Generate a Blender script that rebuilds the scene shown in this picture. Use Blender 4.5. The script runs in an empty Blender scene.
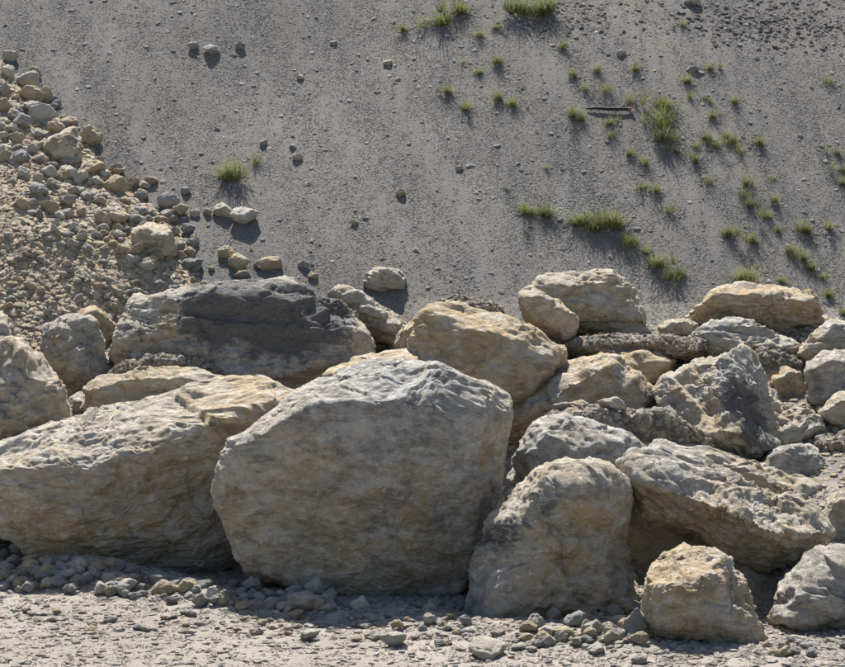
import bpy, bmesh, math, random
import numpy as np
from mathutils import Vector, Matrix

R = math.radians
scene = bpy.context.scene
C = scene.collection

# ------------------------------------------------------------------ camera
W, H, F = 845.0, 667.0, 2160.0                 # photo size, focal length in photo pixels
CAM = np.array([0.0, -18.0, 3.2])
PITCH = R(2.79)
cd = bpy.data.cameras.new('camera'); cam = bpy.data.objects.new('camera', cd); C.objects.link(cam)
cam.location = CAM; cam.rotation_euler = (R(90) - PITCH, 0, 0)
cd.sensor_width = 36.0; cd.lens = 36.0 * F / W; cd.clip_start = 0.1; cd.clip_end = 2000
scene.camera = cam

# ------------------------------------------------------------------ sky, sun, exposure
SUN_EL, SUN_AZ = R(56), R(-10)                 # azimuth from +Y, negative = to the left
sd = np.array([math.sin(SUN_AZ) * math.cos(SUN_EL), math.cos(SUN_AZ) * math.cos(SUN_EL), math.sin(SUN_EL)])
world = bpy.data.worlds.new('World'); scene.world = world; world.use_nodes = True
wn = world.node_tree.nodes; wl = world.node_tree.links; wn.clear()
sky = wn.new('ShaderNodeTexSky'); sky.sky_type = 'NISHITA'; sky.sun_disc = False
sky.sun_elevation = SUN_EL; sky.sun_rotation = SUN_AZ
sky.air_density = 1.0; sky.dust_density = 1.3; sky.ozone_density = 1.0
bg = wn.new('ShaderNodeBackground'); bg.inputs['Strength'].default_value = 0.068
wo = wn.new('ShaderNodeOutputWorld')
wl.new(sky.outputs[0], bg.inputs[0]); wl.new(bg.outputs[0], wo.inputs[0])
sl = bpy.data.lights.new('sun', 'SUN'); sun = bpy.data.objects.new('sun', sl); C.objects.link(sun)
sl.energy = 5.0; sl.angle = R(0.5); sl.color = (1.0, 0.96, 0.90)
sun.rotation_euler = Vector(sd).to_track_quat('Z', 'Y').to_euler(); sun.location = (0, 0, 30)
scene.view_settings.view_transform = 'Standard'; scene.view_settings.look = 'None'
scene.view_settings.gamma = 1.0; scene.view_settings.exposure = 1.1
scene.view_settings.use_curve_mapping = False
scene.render.engine = 'CYCLES'
scene.cycles.use_denoising = True
scene.cycles.max_bounces = 8; scene.cycles.diffuse_bounces = 5

# ------------------------------------------------------------------ pixel rays
FW = np.array([0, math.cos(PITCH), -math.sin(PITCH)]); UP = np.array([0, math.sin(PITCH), math.cos(PITCH)])
def ray(px, py):
    return FW + np.array([(px - W / 2) / F, 0, 0]) + UP * ((H / 2 - py) / F)
def at(px, py, Y):
    d = ray(px, py); return CAM + d * ((Y - CAM[1]) / d[1])

# ------------------------------------------------------------------ noise (vectorised)
_rng = np.random.RandomState(7)
_perm = np.concatenate([_rng.permutation(256)] * 3)
_g = _rng.normal(size=(256, 3)); _g /= np.linalg.norm(_g, axis=1)[:, None]
def perlin(P):
    P = np.asarray(P, float)
    i = np.floor(P).astype(int); f = P - i; i &= 255
    u = f * f * f * (f * (f * 6 - 15) + 10)
    def gr(a, b, c):
        h = _perm[_perm[_perm[(i[:, 0] + a) & 255] + ((i[:, 1] + b) & 255)] + ((i[:, 2] + c) & 255)]
        g = _g[h]
        return g[:, 0] * (f[:, 0] - a) + g[:, 1] * (f[:, 1] - b) + g[:, 2] * (f[:, 2] - c)
    def L(a, b, t): return a + (b - a) * t
    x00 = L(gr(0, 0, 0), gr(1, 0, 0), u[:, 0]); x10 = L(gr(0, 1, 0), gr(1, 1, 0), u[:, 0])
    x01 = L(gr(0, 0, 1), gr(1, 0, 1), u[:, 0]); x11 = L(gr(0, 1, 1), gr(1, 1, 1), u[:, 0])
    return L(L(x00, x10, u[:, 1]), L(x01, x11, u[:, 1]), u[:, 2]) * 1.5
def fbm(P, n=4, gain=0.5):
    s = np.zeros(len(P)); a = 1.0
    for k in range(n):
        s += a * perlin(P * (2.03 ** k) + 17.3 * k); a *= gain
    return s
def sstep(a, b, x):
    t = np.clip((x - a) / (b - a + 1e-12 * (b == a)), 0, 1); return t * t * (3 - 2 * t)

# ------------------------------------------------------------------ terrain
def base_terrain(x, y):
    x = np.asarray(x, float); y = np.asarray(y, float)
    y0 = 0.15 - 0.6 * np.clip(x, -6, 6)                      # the boulder row runs diagonally
    toe = 7.0
    yr = np.clip(y0 + 1.3, -4, toe - 1.5)
    ramp = np.clip((y - yr) / (toe - yr), 0, 1)
    z = 2.37 * (0.65 * ramp + 0.35 * ramp * ramp)
    up = np.clip(y - toe, 0, None)
    z = z + np.where(up < 36, 0.70 * up, 25.2 + 0.0 * up)
    # verge in front of the boulders
    dv = (y - (y0 - 0.75)) * 0.857
    z = z + 0.075 * np.exp(-(dv / 0.45) ** 2) * (np.abs(x) < 30)
    return z
def undul(x, y):
    P = np.stack([x * 0.45, y * 0.22, 0 * x], 1)
    P2 = np.stack([x * 1.6, y * 1.1, 0 * x + 5], 1)
    m = sstep(5.5, 8, y)
    # erosion runnels going down the slope, drifting to the right
    P3 = np.stack([(x + 0.35 * y) * 1.3, y * 0.12, 0 * x + 9], 1)
    return m * (0.20 * perlin(P) + 0.014 * perlin(P2) + 0.035 * perlin(P3))
def terr(x, y):
    x = np.atleast_1d(np.asarray(x, float)); y = np.atleast_1d(np.asarray(y, float))
    sh = x.shape; x = x.ravel(); y = y.ravel()
    z = base_terrain(x, y) + undul(x, y)
    P = np.stack([x * 1.1, y * 1.1, 0 * x + 2], 1)
    fl = (1 - sstep(1, 3, y))
    z = z + fl * 0.03 * fbm(P, 3) * sstep(-3.0, -1.4, y - (0.15 - 0.6 * x) * 0.0 + 0.6 * x)
    # low bank of stones tucked under the left boulder
    z = z + 0.20 * np.exp(-(((x + 3.05) / 0.85) ** 2 + ((y - 1.2) / 0.38) ** 2))
    z = z + 0.10 * np.exp(-(((x - 1.55) / 0.35) ** 2 + ((y + 0.15) / 0.4) ** 2))
    return z.reshape(sh)
def hit(px, py, fn=terr):
    d = ray(px, py)
    lo, hi = 12.0, 60.0
    for n in (160, 24):
        t = np.linspace(lo, hi, n)
        P = CAM[None] + d[None] * t[:, None]
        g = P[:, 2] - fn(P[:, 0], P[:, 1])
        k = np.argmax(g < 0)
        if k == 0: k = n - 1
        lo, hi = t[k - 1], t[k]
    a = g[k - 1] / (g[k - 1] - g[k] + 1e-9)
    return P[k - 1] * (1 - a) + P[k] * a
# the rubble fan on the left: an edge line on the slope, thickness to its left
FAN_PX = [(-60, 10), (0, 47), (45, 82), (95, 140), (150, 186), (196, 228), (214, 262), (236, 300)]
FAN_E = np.array([hit(*p)[:2] for p in FAN_PX])
def fan_h(x, y):
    x = np.atleast_1d(np.asarray(x, float)); y = np.atleast_1d(np.asarray(y, float))
    sh = x.shape; x = x.ravel(); y = y.ravel()
    e = FAN_E[np.argsort(FAN_E[:, 1])]
    ex = np.interp(y, e[:, 1], e[:, 0])
    slope_out = np.where(y > e[-1, 1], (y - e[-1, 1]) * 0.9, 0)
    dist = (ex - slope_out - x) + 0.12 * perlin(np.stack([x * 2, y * 2, 0 * x], 1))
    lo = np.where(y < e[0, 1], (e[0, 1] - y) * 0.3, 0)
    dist = dist - lo
    h = 0.30 * sstep(-0.05, 0.9, dist) + 0.35 * sstep(0.6, 2.5, dist) - 0.06
    h = h + 0.05 * perlin(np.stack([x * 1.7, y * 1.7, 0 * x + 3], 1)) * sstep(0, .5, dist)
    h = h + 0.12 * np.clip(8.6 - y, 0, 3.2) * sstep(0.3, 1.6, dist) * sstep(3.6, 5.4, y)
    return h.reshape(sh)
def fan_terr(x, y):
    return terr(x, y) + fan_h(x, y)
def top_terr(x, y):
    return terr(x, y) + np.maximum(fan_h(x, y), 0)

# ------------------------------------------------------------------ materials
class NT:
    def __init__(s, name):
        s.m = bpy.data.materials.new(name); s.m.use_nodes = True
        s.t = s.m.node_tree; s.t.nodes.clear()
        s.out = s.t.nodes.new('ShaderNodeOutputMaterial')
        s.b = s.t.nodes.new('ShaderNodeBsdfPrincipled')
        s.b.inputs['Specular IOR Level'].default_value = 0.25
        s.t.links.new(s.b.outputs[0], s.out.inputs[0])
    def n(s, ty, **kw):
        nd = s.t.nodes.new('ShaderNode' + ty)
        for k, v in kw.items(): setattr(nd, k, v)
        return nd
    def L(s, a, b): s.t.links.new(a, b)
    def noise(s, vec, scale, detail=5, rough=0.6, dist=0.0):
        nd = s.n('TexNoise'); s.L(vec, nd.inputs['Vector'])
        nd.inputs['Scale'].default_value = scale; nd.inputs['Detail'].default_value = detail
        nd.inputs['Roughness'].default_value = rough; nd.inputs['Distortion'].default_value = dist
        return nd.outputs[0]
    def ramp(s, fac, a, b):
        nd = s.n('MapRange'); nd.interpolation_type = 'SMOOTHSTEP'
        s.L(fac, nd.inputs[0]); nd.inputs[1].default_value = a; nd.inputs[2].default_value = b
        return nd.outputs[0]
    def math(s, op, a, b=None, clamp=False):
        nd = s.n('Math', operation=op); nd.use_clamp = clamp
        for i, v in enumerate((a, b)):
            if v is None: continue
            if isinstance(v, (int, float)): nd.inputs[i].default_value = v
            else: s.L(v, nd.inputs[i])
        return nd.outputs[0]
    def mix(s, fac, a, b, mode='MIX'):
        nd = s.n('Mix', data_type='RGBA', blend_type=mode)
        for sock, v in ((nd.inputs[0], fac), (nd.inputs[6], a), (nd.inputs[7], b)):
            if isinstance(v, (int, float)): sock.default_value = v
            elif isinstance(v, tuple): sock.default_value = (*v, 1)
            else: s.L(v, sock)
        return nd.outputs[2]
    def bump(s, h, strength, dist, normal=None):
        nd = s.n('Bump'); nd.inputs['Strength'].default_value = strength
        nd.inputs['Distance'].default_value = dist; s.L(h, nd.inputs['Height'])
        if normal: s.L(normal, nd.inputs['Normal'])
        return nd.outputs[0]

def rock_material():
    s = NT('limestone')
    co = s.n('TexCoord').outputs['Object']
    at_ = s.n('Attribute', attribute_name='tone'); sep = s.n('SeparateColor'); s.L(at_.outputs['Color'], sep.inputs[0])
    ochre, grey, dark = sep.outputs[0], sep.outputs[1], sep.outputs[2]
    rnd = s.n('ObjectInfo').outputs['Random']
    rx = s.n('CombineXYZ')                                       # every rock has its own layer direction
    s.L(s.math('MULTIPLY', rnd, 47.0), rx.inputs[0]); s.L(s.math('MULTIPLY', rnd, 31.0), rx.inputs[1]); s.L(s.math('MULTIPLY', rnd, 19.0), rx.inputs[2])
    mp = s.n('Mapping'); s.L(co, mp.inputs[0]); s.L(rx.outputs[0], mp.inputs['Rotation']); s.L(rx.outputs[0], mp.inputs['Location']); mp.inputs['Scale'].default_value = (0.7, 0.85, 1.45)
    an = mp.outputs[0]
    n1 = s.noise(co, 1.8, 8, 0.66, 0.1); n2 = s.noise(co, 5.5, 8, 0.7, 0.15); n3 = s.noise(co, 42.0, 6, 0.75)
    n4 = s.noise(co, 3.1, 8, 0.68, 0.2); n5 = s.noise(an, 11.0, 10, 0.78, 0.25); n6 = s.noise(an, 4.5, 9, 0.75, 0.5)
    base = s.mix(s.ramp(n1, 0.3, 0.7), (0.39, 0.335, 0.25), (0.55, 0.50, 0.415))
    of = s.math('ADD', ochre, s.math('MULTIPLY', s.math('SUBTRACT', n2, 0.5), 1.3))
    oc = s.mix(s.ramp(n4, 0.35, 0.65), (0.46, 0.315, 0.155), (0.49, 0.395, 0.25))
    base = s.mix(s.math('MULTIPLY', s.ramp(of, 0.2, 0.9), 0.85), base, oc)
    gf = s.math('ADD', grey, s.math('MULTIPLY', s.math('SUBTRACT', n4, 0.5), 1.6))
    gc = s.mix(s.ramp(n2, 0.35, 0.65), (0.27, 0.266, 0.26), (0.48, 0.468, 0.445))
    base = s.mix(s.math('MULTIPLY', s.ramp(gf, 0.25, 0.8), 0.85), base, gc)
    # blotchy weathering: pale calcite scabs, brownish dirt film
    base = s.mix(s.math('MULTIPLY', s.ramp(n5, 0.52, 0.60), 0.75), base, (0.64, 0.60, 0.52))
    base = s.mix(s.math('MULTIPLY', s.math('SUBTRACT', 1.0, s.ramp(n5, 0.36, 0.47)), 0.6), base, (0.17, 0.138, 0.10))
    base = s.mix(s.math('MULTIPLY', s.ramp(n6, 0.53, 0.60), 0.6), base, (0.60, 0.565, 0.50))
    base = s.mix(s.math('MULTIPLY', s.math('SUBTRACT', 1.0, s.ramp(n6, 0.38, 0.46)), 0.6), base, (0.19, 0.16, 0.12))
    df = s.math('ADD', dark, s.math('MULTIPLY', s.math('SUBTRACT', n6, 0.5), 2.6))
    base = s.mix(s.math('MULTIPLY', s.ramp(df, 0.38, 0.62), 0.88), base, (0.115, 0.113, 0.112))
    base = s.mix(s.math('MULTIPLY', s.ramp(n3, 0.56, 0.7), 0.4), base, (0.60, 0.57, 0.51))
    base = s.mix(s.math('MULTIPLY', s.math('SUBTRACT', 1.0, s.ramp(n3, 0.32, 0.43)), 0.4), base, (0.13, 0.11, 0.085))
    # thin cracks
    vo = s.n('TexVoronoi', feature='DISTANCE_TO_EDGE'); vo.inputs['Scale'].default_value = 1.7
    wv = s.n('VectorMath', operation='MULTIPLY_ADD'); s.L(s.n('TexNoise').outputs[1], wv.inputs[0])
    nz = s.n('TexNoise'); s.L(co, nz.inputs['Vector']); nz.inputs['Scale'].default_value = 4; nz.inputs['Detail'].default_value = 6
    s.L(nz.outputs[1], wv.inputs[0]); wv.inputs[1].default_value = (0.16, 0.16, 0.16); s.L(co, wv.inputs[2]); s.L(wv.outputs[0], vo.inputs['Vector'])
    crack = s.math('SUBTRACT', 1.0, s.ramp(vo.outputs[0], 0.0, 0.012))
    crack = s.math('MULTIPLY', crack, s.ramp(n1, 0.58, 0.66))
    base = s.mix(s.math('MULTIPLY', crack, 0.3), base, (0.12, 0.10, 0.08))
    s.L(base, s.b.inputs['Base Color'])
    s.b.inputs['Roughness'].default_value = 0.92; s.b.inputs['Specular IOR Level'].default_value = 0.15
    pit = s.n('TexVoronoi', feature='F1'); pit.inputs['Scale'].default_value = 24; s.L(wv.outputs[0], pit.inputs['Vector'])
    hgt = s.math('ADD', s.noise(an, 6, 10, 0.76, 0.1), s.math('MULTIPLY', n3, 0.16))
    hgt = s.math('ADD', hgt, s.math('MULTIPLY', pit.outputs[0], 0.22))
    hgt = s.math('SUBTRACT', hgt, s.math('MULTIPLY', crack, 0.12))
    s.L(s.bump(s.noise(co, 60, 7, 0.8), 0.5, 0.012, s.bump(hgt, 1.0, 0.065)), s.b.inputs['Normal'])
    return s.m

def stone_material(name, cols, lo=0.75, hi=1.2, nscale=14, bumpd=0.012):
    s = NT(name)
    co = s.n('TexCoord').outputs['Object']; rnd = s.n('ObjectInfo').outputs['Random']
    cr = s.n('ValToRGB'); s.L(rnd, cr.inputs[0]); el = cr.color_ramp.elements
    cr.color_ramp.interpolation = 'LINEAR'
    while len(el) < len(cols): el.new(0.5)
    for i, c in enumerate(cols): el[i].position = i / (len(cols) - 1); el[i].color = (*c, 1)
    wn_ = s.n('TexWhiteNoise', noise_dimensions='1D'); s.L(rnd, wn_.inputs['W'])
    br = s.n('MapRange'); s.L(wn_.outputs[0], br.inputs[0]); br.inputs[3].default_value = lo; br.inputs[4].default_value = hi
    n1 = s.noise(co, nscale, 5, 0.65)
    f = s.math('MULTIPLY', br.outputs[0], s.math('ADD', 0.65, s.math('MULTIPLY', n1, 0.7)))
    v = s.n('VectorMath', operation='SCALE'); s.L(cr.outputs[0], v.inputs[0]); s.L(f, v.inputs['Scale'])
    s.L(v.outputs[0], s.b.inputs['Base Color']); s.b.inputs['Roughness'].default_value = 0.92
    s.L(s.bump(s.noise(co, nscale * 1.6, 7, 0.75), 0.8, bumpd), s.b.inputs['Normal'])
    return s.m

def soil_material(name, a, b, fleck, scale=6.0, streak=True, bd=0.02):
    s = NT(name)
    co = s.n('TexCoord').outputs['Object']
    n1 = s.noise(co, 0.55, 6, 0.6, 0.4); n2 = s.noise(co, 30, 4, 0.75); n3 = s.noise(co, 85, 3, 0.8)
    c = s.mix(s.ramp(n1, 0.35, 0.65), a, b)
    if streak:
        mp = s.n('Mapping'); s.L(co, mp.inputs[0]); mp.inputs['Rotation'].default_value = (0, 0, R(-14)); mp.inputs['Scale'].default_value = (1.3, 0.16, 0.16)
        st = s.noise(mp.outputs[0], 1.6, 6, 0.6)
        c = s.mix(s.math('MULTIPLY', s.ramp(st, 0.45, 0.68), 0.6), c, tuple(0.5 * (p + q) * r for p, q, r in zip(a, b, (1.22, 1.10, 0.95))))
    c = s.mix(s.math('MULTIPLY', s.ramp(n2, 0.55, 0.72), 0.5), c, fleck)
    c = s.mix(s.math('MULTIPLY', s.ramp(n3, 0.3, 0.48), 0.0), c, fleck)
    dk = s.math('SUBTRACT', 1.0, s.ramp(n3, 0.33, 0.47))
    c = s.mix(s.math('MULTIPLY', dk, 0.45), c, tuple(v * 0.45 for v in a))
    s.L(c, s.b.inputs['Base Color']); s.b.inputs['Roughness'].default_value = 0.97
    s.b.inputs['Specular IOR Level'].default_value = 0.1
    h = s.math('ADD', s.noise(co, 22, 6, 0.75), s.math('MULTIPLY', n3, 0.4))
    s.L(s.bump(h, 0.9, bd), s.b.inputs['Normal'])
    return s.m

M_ROCK = rock_material()
M_SLOPE = soil_material('grey_gravel', (0.16, 0.150, 0.140), (0.188, 0.175, 0.160), (0.26, 0.245, 0.23), bd=0.012)
M_GROUND = soil_material('dusty_gravel', (0.29, 0.257, 0.222), (0.37, 0.33, 0.287), (0.48, 0.44, 0.395), streak=False, bd=0.03)
M_FAN = soil_material('tan_rubble_dirt', (0.44, 0.37, 0.275), (0.52, 0.45, 0.34), (0.6, 0.53, 0.42), streak=False, bd=0.05)
M_DIRT = soil_material('dark_dirt', (0.31, 0.255, 0.195), (0.39, 0.325, 0.25), (0.48, 0.41, 0.32), streak=False, bd=0.03)
M_STONE = stone_material('tan_stone', [(0.36, 0.27, 0.155), (0.33, 0.29, 0.22), (0.27, 0.26, 0.245), (0.40, 0.33, 0.23), (0.40, 0.36, 0.29)])
M_COBBLE = stone_material('grey_cobble', [(0.30, 0.28, 0.25), (0.36, 0.29, 0.2), (0.26, 0.255, 0.25), (0.40, 0.35, 0.28), (0.36, 0.35, 0.33)])
M_GRAV_SLOPE = stone_material('slope_chips', [(0.20, 0.191, 0.183), (0.255, 0.241, 0.228), (0.225, 0.212, 0.2), (0.29, 0.264, 0.232), (0.245, 0.237, 0.228), (0.48, 0.465, 0.44)], 0.75, 1.25, 3, 0.1)
M_GRAV_GROUND = stone_material('ground_chips', [(0.48, 0.43, 0.37), (0.57, 0.52, 0.46), (0.42, 0.38, 0.33), (0.54, 0.46, 0.36), (0.66, 0.62, 0.57)], 0.8, 1.2, 3, 0.1)
M_GRAV_FAN = stone_material('fan_chips', [(0.64, 0.51, 0.34), (0.58, 0.48, 0.34), (0.68, 0.56, 0.40), (0.50, 0.43, 0.34), (0.72, 0.62, 0.48)], 0.8, 1.2, 3, 0.1)
M_GRAV_DARK = stone_material('dirt_chips', [(0.38, 0.31, 0.24), (0.48, 0.40, 0.31), (0.28, 0.235, 0.19), (0.60, 0.53, 0.44), (0.40, 0.36, 0.32)], 0.6, 1.3, 3, 0.1)

# ------------------------------------------------------------------ mesh helpers
def mesh_np(name, V, Fc, mat, smooth=True):
    me = bpy.data.meshes.new(name)
    n = Fc.shape[1]
    me.vertices.add(len(V)); me.vertices.foreach_set('co', np.ascontiguousarray(V, np.float32).ravel())
    me.loops.add(Fc.size); me.loops.foreach_set('vertex_index', np.ascontiguousarray(Fc, np.int32).ravel())
    me.polygons.add(len(Fc)); me.polygons.foreach_set('loop_start', np.arange(0, Fc.size, n, dtype=np.int32))
    me.polygons.foreach_set('use_smooth', np.full(len(Fc), smooth, bool))
    me.update(calc_edges=True); me.validate()
    if mat: me.materials.append(mat)
    return me
def link(name, me, loc=(0, 0, 0), label=None, cat=None, group=None, kind=None, parent=None):
    o = bpy.data.objects.new(name, me); C.objects.link(o); o.location = loc
    if label: o['label'] = label
    if cat: o['category'] = cat
    if group: o['group'] = group
    if kind: o['kind'] = kind
    if parent: o.parent = parent
    return o
_ico = []
def _build_ico(kmax):
    t = (1 + 5 ** .5) / 2
    V = np.array([(-1, t, 0), (1, t, 0), (-1, -t, 0), (1, -t, 0), (0, -1, t), (0, 1, t), (0, -1, -t), (0, 1, -t), (t, 0, -1), (t, 0, 1), (-t, 0, -1), (-t, 0, 1)], float)
    Fc = np.array([(0, 11, 5), (0, 5, 1), (0, 1, 7), (0, 7, 10), (0, 10, 11), (1, 5, 9), (5, 11, 4), (11, 10, 2), (10, 7, 6), (7, 1, 8),
                   (3, 9, 4), (3, 4, 2), (3, 2, 6), (3, 6, 8), (3, 8, 9), (4, 9, 5), (2, 4, 11), (6, 2, 10), (8, 6, 7), (9, 8, 1)])
    nv = 12; _ico.append((V, Fc, None))
    for k in range(kmax):
        E = np.sort(np.concatenate([Fc[:, [0, 1]], Fc[:, [1, 2]], Fc[:, [2, 0]]]), 1)
        u, inv = np.unique(E, axis=0, return_inverse=True); inv = inv.ravel()
        n = len(Fc); m01, m12, m20 = inv[:n] + nv, inv[n:2 * n] + nv, inv[2 * n:] + nv
        Fc = np.concatenate([np.stack([Fc[:, 0], m01, m20], 1), np.stack([Fc[:, 1], m12, m01], 1), np.stack([Fc[:, 2], m20, m12], 1), np.stack([m01, m12, m20], 1)])
        nv += len(u); _ico.append((None, Fc, u))
_build_ico(7)
def spread(vals, lev, to):
    """carry values given on a coarse level linearly onto the finer levels: flat facets with crisp creases"""
    for k in range(lev + 1, to + 1):
        u = _ico[k][2]; vals = np.concatenate([vals, 0.5 * (vals[u[:, 0]] + vals[u[:, 1]])])
    return vals
def count_at(lev): return 10 * 4 ** lev + 2
def ico_dirs(to, rs, jit=0.32):
    V = _ico[0][0]; V = V / np.linalg.norm(V[0])
    q = rs.normal(size=(3, 3)); q, _ = np.linalg.qr(q); V = V @ q
    for k in range(1, to + 1):
        u = _ico[k][2]; V = np.concatenate([V, 0.5 * (V[u[:, 0]] + V[u[:, 1]])])
        if k <= 3:
            V /= np.linalg.norm(V, axis=1)[:, None]
            V = V + rs.normal(size=V.shape) * jit * 0.45 * 1.05 / 2 ** k
    V /= np.linalg.norm(V, axis=1)[:, None]
    return V, _ico[to][1] if np.linalg.det(q) > 0 else _ico[to][1][:, ::-1]
def hull_planes(P):
    bm = bmesh.new()
    for p in P: bm.verts.new(p)
    bmesh.ops.convex_hull(bm, input=bm.verts)
    bm.normal_update()
    N = []; D = []
    c = P.mean(0)
    for f in bm.faces:
        if f.calc_area() < 1e-7: continue
        n = np.array(f.normal[:]); p = np.array(f.verts[0].co[:])
        if n @ (p - c) < 0: n = -n
        N.append(n); D.append(n @ p)
    bm.free()
    N = np.array(N); D = np.array(D)
    key = np.round(np.c_[N * 12, D * 12]).astype(int); _, u = np.unique(key, axis=0, return_index=True)
    return N[u], D[u]
def rock_shape(P, sub, p=30, rough=1.0, seed=0, strata=None, chips=46, grow=1.05, fine=1.0, cuts=14, facet=0.8, cutlo=0.75):
    """rounded polyhedron through the points P, chipped and roughened; returns verts, faces, size"""
    rs = np.random.RandomState(seed)
    lev = sub - 1; V, Fc = ico_dirs(lev, rs)
    c = 0.5 * (P.max(0) + P.min(0)) * 0.5 + P.mean(0) * 0.5
    N, D = hull_planes(P - c); D = np.maximum(D, 0.02)
    ext = 0.5 * (P.max(0) - P.min(0))
    d = V * np.maximum(ext, 0.4 * ext.max()); d /= np.linalg.norm(d, axis=1)[:, None]
    # random fracture planes shaving the rounded body into facets
    cn = rs.normal(size=(cuts, 3)); cn /= np.linalg.norm(cn, axis=1)[:, None]
    Pc = P - c; supp = (Pc @ cn.T).max(0)
    inner = supp * rs.uniform(cutlo, 0.98, cuts)
    N = np.vstack([N, cn]); D = np.concatenate([D, np.maximum(inner, 0.3 * supp.max())])
    q = np.maximum(d @ N.T, 0) / D[None]
    qm = q.max(1, keepdims=True)
    w = (q / qm) ** p
    r = grow / (qm[:, 0] * w.sum(1) ** (1.0 / p))
    wn_ = (q / qm) ** (p - 1) / D[None]; nr = wn_ @ N; nr /= np.linalg.norm(nr, axis=1)[:, None] + 1e-9
    X = d * r[:, None]
    s = float(np.prod(ext) ** (1 / 3)); off = rs.uniform(-40, 40, 3)
    Q = X + off
    disp = s * 0.03 * perlin(Q * 1.1 / s)
    for L_, am in ((1, 0.05), (2, 0.05), (3, 0.028), (4, 0.014), (5, 0.0085), (6, 0.0055)):
        if L_ <= lev: disp += facet * rough * s * am * spread(np.clip(rs.normal(size=count_at(L_)), -1.6, 1.2), L_, lev)
    # chipped facets: irregular cells, each with its own tilt and level
    warp = 0.13 * s * np.stack([perlin(Q * 3.2 / s + k * 11) for k in range(3)], 1)
    cw = 0
    for K, amp in ((max(10, chips), 0.06), (chips * 6, 0.085)):
        idx = rs.choice(len(X), K, replace=False); fc = X[idx]
        bi = np.zeros(len(X), int)
        Xw = (X + warp).astype(np.float32); fw = fc.astype(np.float32); f2 = (fw ** 2).sum(1)
        for a0 in range(0, len(X), 20000):
            bi[a0:a0 + 20000] = np.argmin(f2[None] - 2 * Xw[a0:a0 + 20000] @ fw.T, 1)
        tilt = rs.normal(size=(K, 3)); tilt /= np.linalg.norm(tilt, axis=1)[:, None]
        lev = rs.uniform(-0.014, 0.014, K) * s * (amp / 0.14) * (46 / K) ** 0.5
        disp += rough * (amp * ((X - fc[bi]) * tilt[bi]).sum(1) * 0.9 + lev[bi])
        warp = warp * 0.5
    # bedding: finer relief is drawn out along the layers, with small broken ledges in patches
    bed = np.array(strata[0], float) if strata is not None else np.array([rs.uniform(-.5, .5), rs.uniform(-.3, .3), 1.0])
    bed /= np.linalg.norm(bed); along = Q @ bed
    Qa = Q * 0.5 + bed[None] * (along * 0.9)[:, None]
    rg = np.zeros(len(X)); a = 1.0
    for k, fr in enumerate((2.6, 5.6, 12.0, 25.0)):
        rg += a * (np.abs(perlin(Qa * fr + 3.1 * k)) - 0.3); a *= 0.62
    k_s = min(1.0, s / 0.35)
    disp += rough * 0.013 * rg * k_s
    if sub >= 5:
        for fr, am in ((7.0, 0.016), (15.0, 0.009)):
            t = along * fr + 1.3 * perlin(Q * 1.6 + fr) + 0.5 * perlin(Qa * 6 + fr)
            msk = sstep(-0.05, 0.35, perlin(Q * 1.9 + 5 * fr))
            f_ = t - np.floor(t)
            disp += rough * am * k_s * msk * (f_ * sstep(1.0, 0.9, f_) - 0.4)
    disp += rough * fine * 0.006 * fbm(Qa * 16.0, 3, 0.6) * min(1.0, s / 0.25)
    if sub >= 7: disp += rough * 0.005 * fbm(Qa * 34.0, 2, 0.6)
    if strata is not None:
        sdir, fr, amp = strata
        sdir = np.array(sdir, float); sdir /= np.linalg.norm(sdir)
        t = (X @ sdir) * fr + 0.5 * perlin(Q * 0.9) + 0.12 * perlin(Q * 5)
        k = np.floor(t); fr_ = t - k
        hv = np.sin(k * 12.9898 + seed) * 43758.5453; hv = hv - np.floor(hv)
        disp += amp * (hv - 0.5) * 1.2 + amp * (sstep(0, 0.9, fr_) - sstep(0.92, 1.0, fr_) - 0.5) * 0.8
    X = X + nr * disp[:, None] + c
    return X, Fc, s

def smooth_np(X, Fc, it=1):
    i = np.concatenate([Fc[:, 0], Fc[:, 1], Fc[:, 2]]); j = np.concatenate([Fc[:, 1], Fc[:, 2], Fc[:, 0]])
    n = len(X); cnt = np.bincount(i, minlength=n)
    for _ in range(it):
        acc = np.stack([np.bincount(i, X[j, k], minlength=n) for k in range(3)], 1)
        X = 0.5 * X + 0.5 * acc / cnt[:, None]
    return X

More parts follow.
